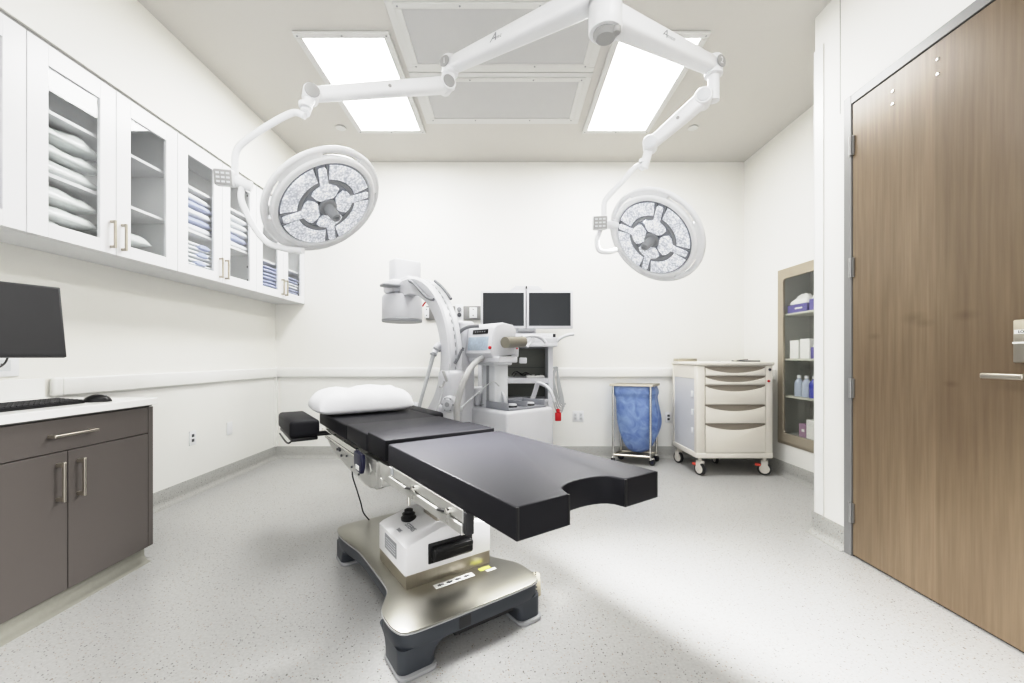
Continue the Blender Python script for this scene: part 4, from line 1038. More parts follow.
def surgical(center, nrm, roll, lab, yoke_pts, keypad, lower_pts, elbow, zarm, spring, badge, spindle):
    center = Vector(center); n = Vector(nrm).normalized()
    root = thing('surgical_light', lab, 'surgical light', (elbow[0], elbow[1], zarm))
    # head frame
    e = n.cross(Vector((0, 0, 1))).normalized(); f = n.cross(e)
    if True:
        e2 = e * math.cos(roll) + f * math.sin(roll); f2 = n.cross(e2); e, f = e2, f2
    Mx = Matrix(((e.x, f.x, n.x, center.x), (e.y, f.y, n.y, center.y), (e.z, f.z, n.z, center.z), (0, 0, 0, 1)))
    def hb(mb, name, m, parent, **k):
        mb.b.transform(Mx); return mb.build(name, m, parent, **k)
    mb = MB(); mb.lathe([(-.115, .03), (-.11, .09), (-.09, .15), (-.06, .21), (-.03, .25), (-.008, .268), (.008, .272), (.018, .268), (.022, .26), (.022, .243), (.012, .238)], (0, 0, 0), (0, 0, 1), 72)
    head = hb(mb, 'lamp_head', 'plastic', root, ang=50)
    # outer handle ring with four open slots
    mb = MB(); prof = []
    R0, seg = .293, 96
    ringp = []
    for k in range(12):
        a = 2 * PI * k / 12; ringp.append((R0 + .017 * math.cos(a), -.008 + .014 * math.sin(a)))
    rings = [[Vector((r * math.cos(2 * PI * s / seg), r * math.sin(2 * PI * s / seg), z)) for r, z in ringp] for s in range(seg)]
    rings.append(rings[0]); mb.loft(rings, cap=False); bmesh.ops.remove_doubles(mb.b, verts=mb.b.verts[:], dist=1e-6)
    hb(mb, 'grab_ring', 'plastic', head, ang=60)
    for q in range(4):
        a0 = math.radians(q * 90 - 24 + 20); a1 = math.radians(q * 90 + 24 + 20)
        top, bot = [], []
        for k in range(11):
            a = a0 + (a1 - a0) * k / 10
            top.append((a,)); 
        lo_ = [Vector((.262 * math.cos(a[0]), .262 * math.sin(a[0]), .012)) for a in top]
        hi_ = [Vector((.297 * math.cos(a[0]), .297 * math.sin(a[0]), .004)) for a in top]
        lo2 = [p + Vector((0, 0, -.026)) for p in lo_]; hi2 = [p + Vector((0, 0, -.022)) for p in hi_]
        mb = MB(); mb.loft([[lo_[k], hi_[k], hi2[k], lo2[k]] for k in range(11)])
        hb(mb, 'ring_bridge', 'plastic', head, ang=40)
    mb = MB(); mb.lathe([(.008, .24), (.0125, .24)], (0, 0, 0), (0, 0, 1), 64); hb(mb, 'reflector_plate', 'lensback', head)
    # dark grey arc channel
    mb = MB(); mb.lathe([(.0125, .128), (.019, .130), (.019, .146), (.0125, .148)], (0, 0, 0), (0, 0, 1), 64, cap=False)
    hb(mb, 'channel_ring', 'grey', head)
    def sector(r0, r1, a0, a1, z0, z1, rr=.012):
        n_ = 14; pts = []
        pts += [(r1 * math.cos(a), r1 * math.sin(a)) for a in [a0 + (a1 - a0) * k / n_ for k in range(n_ + 1)]]
        if r0 > .01: pts += [(r0 * math.cos(a), r0 * math.sin(a)) for a in [a1 + (a0 - a1) * k / n_ for k in range(n_ + 1)]]
        return pts
    for q in range(4):
        am = math.radians(q * 90 + 45)
        m1 = MB(); m1.prism(sector(.152, .232, am - math.radians(35), am + math.radians(35), 0, 0), .013, .024, bev=.006, seg=3)
        hb(m1, 'outer_led_pod', 'led', head)
    for q in range(4):
        am = math.radians(q * 90)
        # petal: wedge blade near the hub widening, then a straight spoke to the rim
        ca, sa = math.cos(am), math.sin(am)
        half = [(.046, .034), (.060, .052), (.090, .070), (.110, .058), (.122, .038), (.130, .021), (.218, .0195), (.226, .013)]
        pts = [(x, y) for x, y in half] + [(x, -y) for x, y in reversed(half)]
        pts = [(x * ca - y * sa, x * sa + y * ca) for x, y in pts]
        m1 = MB(); m1.prism(pts, .016, .030, bev=.005, seg=3); hb(m1, 'centre_led_petal', 'led', head)
        for s in (-1, 1):
            m1 = MB(); a = [(.150, s * .028), (.232, s * .027)]
            m1.cyl((a[0][0] * ca - a[0][1] * sa, a[0][0] * sa + a[0][1] * ca, .018), (a[1][0] * ca - a[1][1] * sa, a[1][0] * sa + a[1][1] * ca, .018), .0028, seg=8)
            hb(m1, 'pod_gap_bar', 'grey', head)
    mb = MB(); mb.lathe([(.02, .046), (.034, .044), (.036, .036)], (0, 0, 0), (0, 0, 1), 40); hb(mb, 'hub_ring', 'grey', head)
    mb = MB(); mb.lathe([(.034, .027), (.10, .025), (.112, .021), (.113, .012), (.105, .010)], (0, 0, 0), (0, 0, 1), 32); hb(mb, 'sterile_handle', 'grey', head)
    # yoke
    mb = MB(); mb.tube(yoke_pts, .0165, 16, 8); mb.tube(lower_pts, .0155, 16, 8)
    kp = Vector(keypad[0]); kn = Vector(keypad[1]).normalized(); kx = kn.cross(Vector((0, 0, 1))).normalized(); ku = kx.cross(kn)
    tgt = Vector(keypad[2])
    mb.tube([kp - kn * .02, kp.lerp(tgt, .5) , tgt], .026, 18, 1)
    mb.build('yoke', 'plastic', root, ang=50)
    m1 = MB(); m1.frame_box(kp, kx, ku, kn, .088, .082, .05, bev=.012, seg=3); k1 = m1.build('keypad_housing', 'plastic', root)
    m1 = MB(); m1.frame_box(kp + kn * .0255, kx, ku, kn, .078, .072, .003, bev=.004); k2 = m1.build('keypad', 'capgrey', k1)
    m1 = MB()
    for i in range(3):
        for j in range(3): m1.frame_box(kp + kn * .0275 + kx * (i - 1) * .022 + ku * (j - 1) * .020, kx, ku, kn, .015, .009, .002)
    m1.build('keypad_buttons', 'plastic2', k1)
    # arms
    E = Vector((elbow[0], elbow[1], zarm)); S = Vector(spring[0]); S1 = Vector(spring[1])
    mb = MB(); h0 = Vector((HUB.x, HUB.y, zarm))
    beam(mb, h0, E, .125, .12, .085, .085, .03); mb.lathe([(-.085, .078), (-.08, .082), (.08, .082), (.085, .078)], h0, (0, 0, 1), 36)
    ea = mb.build('extension_arm', 'plastic', root, ang=50)
    mb = MB(); mb.lathe([(-.055, .042), (-.05, .05), (.045, .05), (.055, .042)], E, (0, 0, 1), 32); mb.cyl((E.x, E.y, S.z), (E.x, E.y, E.z - .04), .032, seg=24)
    mb.build('elbow_joint', 'plastic', root, ang=50)
    mb = MB(); sd, u_, ax = beam(mb, S, S1, .085, .088, .065, .070, .026)
    if sd.dot(-S) < 0: sd = -sd
    for P, r in ((S, .048), (S1, .042)): mb.lathe([(-.046, r * .9), (-.04, r), (.04, r), (.046, r * .9)], P, sd, 32)
    mb.build('spring_arm', 'plastic', root, ang=50)
    for P, r in ((S, .036), (S1, .036)): MB().lathe([(0, r), (.004, r), (.006, r * .9)], P + sd * .046, sd, 28).build('joint_cap', 'capgrey' if badge[0] == '1' else 'plastic2', root)
    MB().lathe([(0, .010), (.003, .009)], S.lerp(S1, .47) + sd * .0375, sd, 12).build('adjuster_screw', 'capgrey', root)
    mb = MB(); mb.cyl(S1 - V(0, 0, .0), Vector(spindle), .026, .024, seg=24); mb.lathe([(0, .03), (.02, .03)], Vector(spindle) + V(0, 0, .03), (0, 0, 1), 24)
    mb.build('spindle', 'plastic', root, ang=50)
    # writing on the extension arm: camera-facing side
    ad = (E - h0).normalized(); s2 = ad.cross(Vector((0, 0, 1))).normalized()
    if s2.dot(-h0) < 0: s2 = -s2
    tx = ad if ad.cross(Vector((0, 0, 1))).dot(s2) > 0 else -ad
    mid = h0.lerp(E, badge[1])
    wd_ = .125 + (.085 - .125) * badge[1]
    m1 = MB(); m1.text('A', .062, mid + s2 * (wd_ / 2 + .0005) - tx * .022, tx, (0, 0, 1), shear=.5, ext=.0003); m1.text('mico', .030, mid + s2 * (wd_ / 2 + .0005) + tx * .024 + V(0, 0, -.006), tx, (0, 0, 1), shear=.5, ext=.0003)
    m1.build('arm_lettering', 'grey', ea)
    bp = E + s2 * .050 + V(0, 0, .004) - ad * 0
    m1 = MB(); m1.lathe([(0, .034), (.003, .034), (.0045, .031)], bp, s2, 28); b1 = m1.build('number_badge', 'capgrey', root)
    m1 = MB(); m1.text(badge[0], .05, bp + s2 * .0048, tx, (0, 0, 1)); m1.build('badge_number', 'plastic', b1)
    # the real light of the lamp
    ld = bpy.data.lights.new('lamp_beam', 'AREA'); ld.shape = 'DISK'; ld.size = .40; ld.energy = badge[2]; ld.spread = math.radians(62); ld.color = (1, .995, .985)
    lo2_ = bpy.data.objects.new('lamp_beam', ld); C.objects.link(lo2_); lo2_.location = center + n * .135 - Vector(root.location)
    lo2_.parent = root; lo2_.rotation_euler = n.to_track_quat('-Z', 'Y').to_euler(); lo2_.visible_glossy = True
    return root
BEAM = (23, 12)
Lc = (-.927, 2.12, 1.917); Rc = (.879, 2.519, 1.858)
Yl = 2.10
surgical(Lc, (.625, -.242, -.743), math.radians(44), 'large round surgical light on the left, in front of the glass cabinets',
         [W(305, 116, Yl), W(292, 113, Yl), W(264, 128, Yl + .0), W(243, 143, Yl), W(236, 153, Yl), W(235, 166, Yl), W(235, 178, Yl)],
         (W(225, 178, Yl - .03), (.25, -1, -.25), W(252, 187, Yl + .02)),
         [W(242, 186, Yl), W(241, 198, Yl), W(246, 212, Yl), W(256, 230, Yl), W(268, 243, Yl), W(286, 249, Yl + .0), W(303, 251, Yl - .02)],
         (-.36, 2.59), 2.94, (W(446, 85, 2.56), W(311, 95, 2.17)), ('1', .62, BEAM[0]), W(305, 113, Yl))
Yr = 2.52
surgical(Rc, (-.662, -.414, -.625), math.radians(50), 'smaller looking round surgical light on the right, against the back wall',
         [W(643, 168, Yr + .02), W(636, 167, Yr), W(622, 182, Yr), W(607, 198, Yr), W(604, 206, Yr), W(604, 222, Yr)],
         (W(600, 223, Yr - .04), (-.15, -1, -.2), W(616, 226, Yr + .03)),
         [W(600, 230, Yr), W(597, 240, Yr), W(599, 250, Yr), W(608, 252, Yr), W(616, 250, Yr + .02)],
         (1.19, 2.42), 2.82, (W(703, 99, 2.40), W(650, 145, 2.50)), ('2', .46, BEAM[1]), W(644, 168, Yr))

# ================================================================ C-ARM
hx = Vector((.66, -.75, 0)); px_ = Vector((.75, .66, 0)); uz = Vector((0, 0, 1))
CC = Vector((-.87, 3.80, 1.145)); RO = .705
t = thing('imaging_machine', 'white mobile imaging machine with a curved arm behind the operating table', 'imaging machine', (-.3, 3.6, 0))
def cp_(a, r, p=0): return CC + hx * math.cos(a) * r + uz * math.sin(a) * r + px_ * p
mb = MB(); rings = []
N = 64; a0, a1 = math.radians(112), math.radians(-112)
for k in range(N + 1):
    a = a0 + (a1 - a0) * k / N
    rings.append([cp_(a, r, p) for r, p in ((RO - .15, -.044), (RO - .142, -.054), (RO - .014, -.066), (RO, -.052), (RO, -.014), (RO - .008, -.009), (RO - .008, .009), (RO, .014), (RO, .052), (RO - .014, .066), (RO - .142, .054), (RO - .15, .044))])
mb.loft(rings); arc = mb.build('curved_arm', 'mach', t, ang=40)
mb = MB()
for k in range(26):
    a = math.radians(70 - k * 5.2)
    c = cp_(a, RO - .0045, 0); tg = (-hx * math.sin(a) + uz * math.cos(a)); nr = hx * math.cos(a) + uz * math.sin(a)
    mb.frame_box(c, px_, tg, nr, .006, .035, .003)
mb.build('track_marks', 'grey', arc, smooth=False)
# grey flat cable bands
def img(px, py, Y): return W(px, py, Y)
mb = MB(); mb.tube([W(409.5, 281, 3.66), W(414, 284, 3.62), W(420, 290.5, 3.54), W(425, 296, 3.46), W(430, 299, 3.38), W(433.5, 299.5, 3.34)], .012, 10)
mb.build('cable_band', 'dband', arc, ang=60)
mb = MB(); mb.tube([W(435, 281, 3.55), W(441, 286, 3.48), W(447, 293, 3.42), W(451, 299, 3.38)], .013, 10)
mb.build('hand_rail', 'dband', arc, ang=60)
# image intensifier head
B0 = Vector((-1.01, 3.99, 0))
MBX = MB(); MBX.frame_box(B0 + uz * 1.89 + px_ * .03, hx, px_, uz, .15, .27, .35, bev=.022, seg=3); MBX.frame_box(B0 + uz * 1.80 - hx * .0 + px_ * .0, hx, px_, uz, .22, .30, .12, bev=.03, seg=3)
MBX.frame_box(B0 + uz * 1.83 + hx * .13, hx, px_, uz, .2, .12, .10, bev=.02, seg=3)
MBX.build('detector_housing', 'mach', t, ang=50)
mb = MB(); mb.lathe([(1.485, .178), (1.505, .188), (1.70, .186), (1.722, .178), (1.73, .12)], B0, uz, 48); dt = mb.build('detector_drum', 'mach', t, ang=40)
mb = MB(); mb.lathe([(1.468, .165), (1.472, .186), (1.492, .190), (1.50, .184)], B0, uz, 48); mb.build('drum_rim', 'grey', dt, ang=40)
mb = MB(); mb.frame_box(W(390, 285.5, 3.80), (px_ * .9 + hx * .1).normalized(), (hx * .9 - px_ * .1).normalized(), uz, .16, .12, .030, bev=.012); mb.build('grab_handle', 'grey', t, ang=60)
MB().tube([W(426.5, 301, 3.8), W(424, 304, 3.8), W(422.5, 306.5, 3.8)], .007, 8).build('red_tab', 'red', t)
# x-ray tube end (low, behind the table)
mb = MB(); q = cp_(math.radians(-105), RO - .02); mb.frame_box(q + uz * .10, hx, px_, uz, .22, .26, .26, bev=.03, seg=3); mb.lathe([(0, .09), (.06, .08)], q + uz * .23, uz, 32)
mb.build('tube_housing', 'mach', t, ang=50)
# carriage that holds the C, with round pivot
mb = MB(); q = cp_(math.radians(-12), RO + .03)
mb.frame_box(q - hx * .08 - uz * .12, hx, px_, uz, .20, .17, .34, bev=.05, seg=4)
mb.build('carriage', 'mach', t, ang=60)
pc = W(451, 404, 3.05)
mb = MB(); mb.lathe([(0, .062), (.03, .062), (.04, .054), (.042, .04), (.05, .038)], pc, (-.45, -.9, 0), 32); pvt = mb.build('pivot_disc', 'mach', t, ang=40)
mb = MB()
d_ = Vector((-.45, -.9, 0)).normalized(); e_ = d_.cross(uz).normalized()
for k in range(6):
    a = k * PI / 3; mb.cyl(pc + d_ * .04 + (e_ * math.cos(a) + uz * math.sin(a)) * .048, pc + d_ * .046 + (e_ * math.cos(a) + uz * math.sin(a)) * .048, .006, seg=8)
mb.cyl(pc + d_ * .05, pc + d_ * .054, .018, seg=16)
mb.build('pivot_bolts', 'grey', pvt)
# column and horizontal arm
mb = MB(); mb.frame_box(W(465, 380, 3.55), hx, px_, uz, .10, .15, 1.0, bev=.03, seg=3)
mb.build('support_column', 'mach', t, ang=60)
mb = MB(); mb.frame_box(W(449, 418, 3.2), hx, px_, uz, .10, .16, .22, bev=.03, seg=3); mb.build('lower_block', 'mach', t, ang=60)
mb = MB(); mb.tube([W(479, 326, 3.35), W(468, 327, 3.35), W(460, 332, 3.35), W(457.5, 340, 3.35), W(458, 347, 3.35), W(464, 349.5, 3.35)], .014, 10); mb.build('column_handle', 'dband', t, ang=60)
mb = MB(); mb.tube([W(462, 349, 3.25), W(459.5, 355, 3.25), W(458, 359, 3.25), W(454.5, 363.5, 3.25)], .020, 10, flat=.5); mb.build('brake_lever', 'dband', t, ang=60)
mb = MB(); mb.frame_box(W(445, 376, 3.05), Vector((.93, 0, .35)), Vector((0, 1, 0)), Vector((-.35, 0, .93)), .020, .02, .085, bev=.006); mb.tube([W(440, 387, 3.03), W(442.5, 386, 3.05), W(444.5, 381, 3.05)], .012, 8, flat=.6); mb.build('side_latch', 'capgrey', t, ang=60)
mb = MB(); mb.tube([W(449.5, 364, 3.1), W(449, 373, 3.1)], .003, 6); mb.tube([W(443, 388, 3.08), W(440, 400, 3.05), W(436, 414, 3.0), W(434, 440, 3.0)], .0035, 6); mb.build('thin_cable', 'cord', t)
mb = MB(); mb.tube([W(443, 344, 3.4), W(438, 346, 3.35), W(435.5, 350, 3.33), W(434, 354, 3.3)], .030, 14, r2=.024); s1 = mb.build('hose_joint', 'mach', t, ang=60)
mb = MB(); mb.cyl(W(437.5, 348.5, 3.33), W(436.5, 350.2, 3.33), .0335); mb.cyl(W(433.6, 354, 3.3), W(433.0, 355.5, 3.3), .0275); mb.build('joint_ring', 'grey', s1)
mb = MB(); mb.tube([W(433.5, 354, 3.3), W(430, 367, 3.28), W(425.5, 384, 3.25), W(421, 400, 3.22), W(419, 412, 3.2), W(418, 440, 3.2)], .017, 12, r2=.011); mb.build('hanging_hose', 'cord', t)
# main body
corner = Vector((-.008, 3.20, 0)); wl, dl = .53, .62
ctr = corner + px_ * wl / 2 - hx * dl / 2
mb = MB(); mb.frame_box(ctr + uz * .40, px_, -hx, uz, wl, dl, .635, bev=.03, seg=4); mb.build('main_body', 'mach', t, ang=50)
mb = MB(); mb.frame_box(ctr + uz * .12 , px_, -hx, uz, wl + .06, dl + .10, .10, bev=.03); mb.build('bumper', 'plastic2', t)
for (a, b) in ((.08, .06), (wl - .08, .06), (.08, dl - .06), (wl - .08, dl - .06)):
    q = corner + px_ * a - hx * b
    mb = MB(); mb.cyl(q - px_ * .018 + uz * .058, q + px_ * .018 + uz * .058, .057, seg=24); mb.build('wheel', 'rubber', t)
mb = MB(); mb.frame_box(W(478, 396, 3.72), px_, -hx, uz, .20, .22, .16, bev=.03, seg=3); mb.build('rear_step', 'mach', t, ang=60)
# console column, console
qc = W(495, 0, 3.52); qc.z = 0
mb = MB(); mb.frame_box(qc + uz * .90, hx, px_, uz, .17, .15, .46, bev=.012); mb.frame_box(qc + uz * 1.10, hx, px_, uz, .22, .20, .06, bev=.012); col = mb.build('console_column', 'plastic2', t, ang=50)
MB().frame_box(qc + uz * .90 - px_ * .077 , hx, px_, uz, .03, .006, .44).build('column_groove', 'grey', col, smooth=False)
mb = MB()
# console: tilted wedge; profile in (px_, z): the screen side faces -px_
qk = W(490, 0, 3.44); qk.z = 0
prof = [(-.125, 1.17), (-.095, 1.365), (-.06, 1.40), (.0, 1.415), (.11, 1.40), (.13, 1.36), (.13, 1.16), (-.10, 1.135)]
Mk = Matrix(((px_.x, 0, hx.x, qk.x), (px_.y, 0, hx.y, qk.y), (0, 1, 0, 0), (0, 0, 0, 1)))
mb.prism(prof, -.19, .17, Mk, bev=.014, seg=3); con = mb.build('console', 'mach', t, ang=40)
sn = Vector((-.195, 0, .030)); # slope direction of the face in (p,z) plane
fu = (px_ * .030 + uz * .195).normalized(); fn = hx.cross(fu); fn = -fn if fn.dot(-px_) < 0 else fn
fc = qk + px_ * -.111 + uz * 1.262
MB().frame_box(fc + hx * -.015 + fn * .0005 + fu * -.014, hx, fu, fn, .265, .11, .004, bev=.002).build('touch_screen', 'touch', con)
MB().frame_box(fc + hx * .0 + fn * .001 + fu * .082, hx, fu, fn, .20, .036, .006, bev=.002).build('display_strip', 'black', con)
mb = MB()
for k in range(5): mb.frame_box(fc + hx * (-.06 + k * .03) + fn * .0045 + fu * .082, hx, fu, fn, .016, .008, .001)
mb.build('display_digits', 'grey', con, smooth=False)
MB().lathe([(0, .013), (.012, .012), (.015, .008)], fc + hx * .15 + fu * -.05, fn, 16).build('stop_button', 'red', con)
mb = MB(); mb.frame_box(qk + hx * .03 + uz * 1.12, hx, px_, uz, .40, .20, .05, bev=.01); mb.build('console_shelf', 'mach', t, ang=60)
# steel cross arm and grip
c0 = W(505, 342.5, 3.20); c1_ = W(523, 341.7, 3.40)
mb = MB(); mb.cyl(c0, c1_, .043, seg=32); mb.build('steel_barrel', 'barrel', t)
mb = MB(); mb.tube([W(522, 337, 3.6), W(533, 336, 3.65), W(541, 338, 3.7), W(546, 343, 3.7)], .020, 12, flat=.7); mb.tube([W(533, 337, 3.63), W(531, 342, 3.63), W(527, 347, 3.6)], .014, 10); mb.tube([W(508, 329, 3.4), W(514, 331, 3.42), W(514.5, 337, 3.42)], .010, 10); mb.build('grip_arm', 'mach', t, ang=60)
mb = MB(); mb.frame_box(W(523, 360.5, 3.6), Xx, Y_, uz, .065, .05, .05, bev=.008); mb.frame_box(W(515, 350, 3.55), Xx, Y_, uz, .06, .06, .12, bev=.01); rs = mb.build('release_block', 'mach', t)
MB().lathe([(0, .008), (.01, .007)], W(517, 348.5, 3.51), (0, -1, 0), 12).build('red_dot', 'red', rs)
mb = MB(); mb.tube([W(484, 357, 3.36), W(476, 362, 3.2), W(468, 372, 3.02), W(462, 386, 2.95), W(458, 401, 2.93), W(456.5, 413, 2.93), W(458, 432, 2.95)], .022, 14); mb.build('thick_cable', 'capgrey', t, ang=60)
mb = MB(); mb.tube([W(458, 412, 3.05), W(461, 409, 3.08), W(464, 405, 3.1), W(472, 398, 3.15), W(480, 391, 3.2), W(487, 385, 3.3), W(494, 382, 3.35), W(499, 386, 3.4)], .0045, 8); mb.frame_box(W(460.5, 409, 3.07), Xx, Y_, uz, .03, .03, .035, bev=.006); mb.frame_box(W(479, 393, 3.2), Vector((.8, 0, .6)), Y_, Vector((-.6, 0, .8)), .05, .016, .016, bev=.004); mb.build('signal_cable', 'cord', t)

# foot switch unit lying on top of the body
zt0 = .718
ft = thing('foot_switch', 'grey double foot switch with two arched grips lying on the white body', 'foot switch', (.17, 3.45, zt0))
fo = corner + px_ * .255 - hx * .175 + uz * zt0; fx, fy = px_, -hx
def fl(a, b, c): return fo + fx * a + fy * b + uz * c
mb = MB(); mb.frame_box(fl(0, 0, .008), fx, fy, uz, .42, .29, .016, bev=.004)
for a in (-.205, 0, .205): mb.frame_box(fl(a, 0.0, .03), fx, fy, uz, .012, .27, .06, bev=.004)
mb.frame_box(fl(0, .135, .035), fx, fy, uz, .42, .012, .06, bev=.004)
mb.build('tray', 'traygrey', ft)
for a in (-.10, .10):
    p = MB(); p.lathe([(.0, .042), (.016, .042)], fl(a, -.06, .012), uz, 28); p.build('pedal', 'black', ft)
    p = MB(); p.lathe([(.0, .040), (.012, .038), (.015, .030)], fl(a, -.06, .029), uz, 28); p.build('pedal_cap', 'mach', ft)
mb = MB(); mb.tube([W(505, 402, 3.45), W(504, 397, 3.46), W(500, 390, 3.48), W(496, 385, 3.50), W(490, 383, 3.54), W(486, 388, 3.58), W(482, 398, 3.62), W(481, 403, 3.64)], .021, 12, flat=.7); mb.build('arched_grip', 'mach', ft, ang=60)
mb = MB(); mb.tube([W(554, 402, 3.58), W(553, 397, 3.58), W(549, 389, 3.6), W(544, 385, 3.65), W(538, 383.5, 3.68), W(536, 389, 3.72), W(534, 395, 3.74), W(532, 400, 3.74)], .021, 12, flat=.7); mb.build('arched_grip', 'mach', ft, ang=60)
mb = MB()
rnd = random.Random(5)
for k in range(5):
    c = fl(-.07 + .012 * k, .21 + .01 * k, .02 + .012 * k); pts = []
    for q in range(17):
        a = q * 2 * PI / 16; pts.append(c + fx * (.115 + .01 * rnd.random()) * math.cos(a) + fy * (.07 + .01 * rnd.random()) * math.sin(a) + uz * .006 * rnd.random())
    mb.tube(pts, .007, 8, 3)
single('coiled_cable', mb, 'cord', 'pale grey coiled cable lying behind the double foot switch', 'cable', org=fl(-.05, .2, .01))

# ================================================================ MONITOR WORKSTATION
YW = 4.22
t = thing('monitor_workstation', 'white workstation trolley with twin dark monitors against the back wall', 'workstation', (.10, 4.40, 0))
def zx(px, Y=YW): return (px - 508) * Y / F
def zz(py, Y=YW): return 1.14 + (357 - py) * Y / F
xl, xr = zx(478), zx(553)
mb = MB()
mb.box(xl, xl + .04, YW, 4.60, .10, zz(347)); mb.box(xr - .05, xr, YW, 4.60, .10, zz(347))
mb.box(xl + .04, xr - .05, YW + .001, 4.60, zz(383.5), zz(378)); mb.box(xl + .04, xr - .05, YW + .02, 4.60, .12, zz(402)); mb.box(xl + .04, xr - .05, YW + .001, 4.60, zz(402), zz(399.5))
mb.box(xl, xr, 4.60, 4.62, .1, zz(347)); cab = mb.build('cabinet_shell', 'mach', t, smooth=False, bevel=.004)
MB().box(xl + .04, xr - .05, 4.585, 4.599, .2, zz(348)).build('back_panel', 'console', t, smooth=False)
MB().box(xl + .04, xr - .05, 4.56, 4.585, zz(368.5), zz(368)).build('back_seam', 'dgrey', t, smooth=False)
mb = MB(); mb.box(zx(497), zx(556), 4.08, 4.62, zz(347), zz(343), bev=.008); mb.prism([(4.08, zz(343)), (4.62, zz(343)), (4.62, zz(332)), (4.30, zz(333)), (4.08, zz(339))], zx(498), zx(556), Matrix(((0, 0, 1, 0), (1, 0, 0, 0), (0, 1, 0, 0), (0, 0, 0, 1))), bev=.008)
con = mb.build('control_console', 'mach', t, ang=40)
mb = MB(); mb.tube([V(zx(556, 4.15), 4.15, zz(342, 4.15)), V(zx(561, 4.15), 4.15, zz(338, 4.15)), V(zx(568, 4.15), 4.15, zz(335, 4.15)), V(zx(574, 4.15), 4.15, zz(334.3, 4.15))], .016, 10); mb.build('console_handle', 'mach', con, ang=60)
mb = MB(); mb.box(zx(552), zx(554.5), 4.12, 4.14, zz(337.5), zz(334.5)); mb.build('dark_knob', 'black', con)
mb = MB()
for k in range(6):
    for r in range(2): mb.box(zx(538 + k * 2), zx(539 + k * 2), 4.17 + r * .05, 4.2 + r * .05, zz(337.2 - r * 1.1) , zz(336.6 - r * 1.1) + .004)
mb.build('console_keys', 'grey', con, smooth=False)
# monitors
ym = 4.33
def zx2(px): return zx(px, ym)
def zz2(py): return zz(py, ym)
for (a, b, sa, sb, lab) in ((480.6, 525.8, 483, 523.8, 'left'), (526.6, 573.0, 529, 570.6, 'right')):
    h = MB().box(zx2(a), zx2(b), ym, ym + .05, zz2(328.5), zz2(290.5), bev=.006).build('monitor_housing', 'mach', t)
    MB().box(zx2(sa), zx2(sb), ym - .002, ym + .001, zz2(325.8), zz2(292.8)).build('screen', 'screen', h, smooth=False)
mb = MB(); mb.box(zx2(518), zx2(534.5), ym + .001, ym + .05, zz2(331.8), zz2(328.3), bev=.002); mb.build('logo_plate', 'grey', t)
mb = MB(); mb.prism([(zx2(508.5), zz2(291)), (zx2(544), zz2(291)), (zx2(538.5), zz2(285.5)), (zx2(516), zz2(285.5))], ym + .01, ym + .09, XZ(0), bev=.004); mb.box(zx2(516), zx2(536), ym + .04, ym + .09, zz2(334), zz2(289))
mt_ = mb.build('monitor_mount', 'mach', t)
mb = MB(); mb.box(zx2(525.7), zx2(526.9), ym + .0, ym + .02, zz2(288.5), zz2(286)); mb.build('camera_dot', 'black', mt_)
for (x, y) in ((xl + .07, YW + .06), (xr - .07, YW + .06), (xl + .07, 4.56), (xr - .07, 4.56)):
    MB().cyl((x - .015, y, .05), (x + .015, y, .05), .05, seg=20).build('castor', 'rubber', t)
# things on its shelf
zs = zz(378)
mb = MB(); rnd = random.Random(9)
pts = [V(zx(511) + .03 + .3 * k / 12, YW + .10 + .04 * math.sin(k * 2), zs + .012 + .045 * abs(math.sin(k * .8)) * (1 - k / 14)) for k in range(13)]
mb.tube(pts, .006, 8, 4); mb.tube([p + V(-.02, .03, .012) for p in pts[:8]], .006, 8, 4)
single('black_cable', mb, 'black', 'tangled black cable on the open shelf of the monitor workstation', 'cable', org=(zx(515), YW + .1, zs))
single('paper_stack', MB().box(zx(527), zx(545), YW + .06, YW + .26, zs + .001, zs + .022, bev=.003), 'paper', 'small white stack of paper on the workstation shelf', 'paper', org=(zx(536), YW + .16, zs))
mb = MB()
for k in range(4):
    dx = k * .016
    mb.tube([V(zx(556) + dx * .5, 4.30, zz(366) - .01), V(zx(553.5) + dx * .2, 4.28, zz(378)), V(zx(554) + dx, 4.28, zz(398)), V(zx(557) + dx * 1.1, 4.28, zz(411 - k * 1.5)), V(zx(562) + dx * .9, 4.28, zz(413 - k * 3)), V(zx(564.5) - dx * .6, 4.28, zz(403)), V(zx(561) - dx * .5, 4.29, zz(385)), V(zx(557.5) + dx * .2, 4.30, zz(367))], .0075, 8, 6)
mb.tube([V(xr - .005, 4.29, zz(368)), V(zx(558), 4.29, zz(367))], .010, 8)
single('hanging_cord', mb, 'cord', 'grey power cord looped on the side of the monitor workstation', 'cord', org=(zx(558), 4.29, zz(366)))
mb = MB(); mb.box(zx(555.5), zx(561.5), 4.24, 4.275, zz(421.5), zz(413), bev=.006); mb.cyl((zx(558.5), 4.255, zz(413)), (zx(558.5), 4.27, zz(410)), .018)
single('red_plug', mb, 'red', 'bright red plug hanging under the looped grey cord', 'plug', org=(zx(558.5), 4.25, zz(417)))

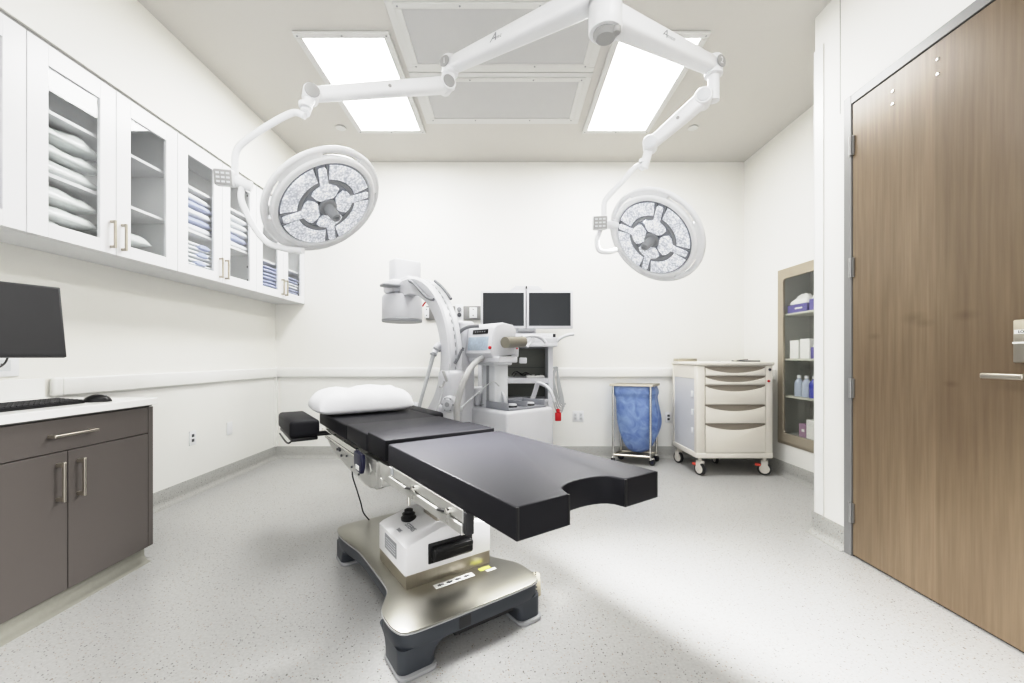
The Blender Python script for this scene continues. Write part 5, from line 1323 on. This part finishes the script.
# ================================================================ SERVICE RAIL on back wall
yb = YB
def bx(px): return (px - 508) * (yb - .03) / F
def bz(py): return 1.14 + (357 - py) * (yb - .03) / F
t = thing('service_rail', 'grey horizontal service rail on the back wall behind the curved arm', 'service rail', (bx(453), yb, bz(313)))
MB().box(bx(426), bx(500), yb - .03, yb - .0005, bz(319.6), bz(306), bev=.003).build('rail', 'gasrail', t)
for a, b in ((469.5, 477), (424.5, 429)):
    p = MB().box(bx(a), bx(b), yb - .042, yb - .029, bz(318), bz(307.5), bev=.003).build('outlet_plate', 'plastic', t)
    mb = MB()
    for py in (309.5, 315.5): mb.box(bx((a + b) / 2 - .5), bx((a + b) / 2 + .5), yb - .044, yb - .042, bz(py + .5), bz(py - .5))
    mb.build('screw', 'ink', p, smooth=False)
p = MB().box(bx(455.5), bx(463.5), yb - .045, yb - .029, bz(321), bz(304.5), bev=.004).build('gas_terminal', 'plastic', t)
mb = MB(); mb.lathe([(0, .026), (.02, .024), (.022, .012)], (bx(459.5), yb - .045, bz(309.5)), (0, -1, 0), 20); mb.build('gas_socket', 'grey', p)
mb = MB(); mb.lathe([(0, .024), (.02, .022)], (bx(459.5), yb - .045, bz(315)), (0, -1, 0), 20); mb.build('vacuum_socket', 'dgrey', p)
mb = MB(); mb.box(bx(457), bx(462), yb - .05, yb - .03, bz(334), bz(321), bev=.006); mb.lathe([(0, .018), (.02, .018)], (bx(459.5), yb - .05, bz(326)), (0, -1, 0), 16)
fm = mb.build('flow_meter', 'plastic2', t)
mb = MB(); mb.cyl((bx(459.5), yb - .06, bz(330)), (bx(459.5), yb - .06, bz(328.5)), .02); mb.cyl((bx(459.7), yb - .06, bz(334.5)), (bx(459.7), yb - .06, bz(333)), .016); mb.build('meter_fitting', 'black', fm)

# ================================================================ LIGHTS, WORLD, CAMERA
def area(name, loc, sx, sy, e, rot=(0, 0, 0), spread=180, color=(1, 1, 1)):
    l = bpy.data.lights.new(name, 'AREA'); l.shape = 'RECTANGLE'; l.size = sx; l.size_y = sy; l.energy = e; l.color = color; l.spread = math.radians(spread)
    o = bpy.data.objects.new(name, l); C.objects.link(o); o.location = loc; o.rotation_euler = rot
    return o
area('fill_light_near_right', (1.05, .9, H - .05), .6, 1.2, 15, color=(1, .995, .985))  # added fill lamp out of view near the ceiling, no fixture modelled here
area('fill_light_near_left', (-1.1, .9, H - .05), .6, 1.2, 15, color=(1, .995, .985))  # its left twin, likewise an added unseen fill
area('troffer_light_right', (1.046, 3.45, H - .025), .55, 1.15, 27, color=(1, .995, .985))
area('troffer_light_left', (-1.13, 3.45, H - .025), .55, 1.15, 27, color=(1, .995, .985))

w = bpy.data.worlds.new('room_fill'); bpy.context.scene.world = w; w.use_nodes = True
w.node_tree.nodes['Background'].inputs[0].default_value = (1, 1, 1, 1)
w.node_tree.nodes['Background'].inputs[1].default_value = 1.75

cam = bpy.data.cameras.new('camera'); co = bpy.data.objects.new('camera', cam); C.objects.link(co)
cam.sensor_width = 36; cam.lens = 36 * F / 1024; cam.sensor_fit = 'HORIZONTAL'
cam.shift_x = 4 / 1024; cam.shift_y = 15.5 / 1024
co.location = (0, 0, 1.14); co.rotation_euler = (math.radians(90), 0, 0); cam.clip_start = .05
sc = bpy.context.scene; sc.camera = co
sc.view_settings.view_transform = 'Standard'; sc.view_settings.look = 'None'; sc.view_settings.exposure = 0
vs = sc.view_settings; vs.use_curve_mapping = True; cm = vs.curve_mapping; cm.white_level = (2, 2, 2)
cv = cm.curves[3]
cv.points[0].location = (0, 0); cv.points[1].location = (1, 1)
for x, y in ((.012, .014), (.03, .044), (.06, .108), (.10, .207), (.20, .455), (.30, .67), (.40, .80), (.55, .885), (.75, .945)): cv.points.new(x, y)
cm.update()
sc.cycles.use_denoising = True; sc.cycles.max_bounces = 8; sc.cycles.diffuse_bounces = 5; sc.cycles.transparent_max_bounces = 12
sc.cycles.sample_clamp_indirect = 6
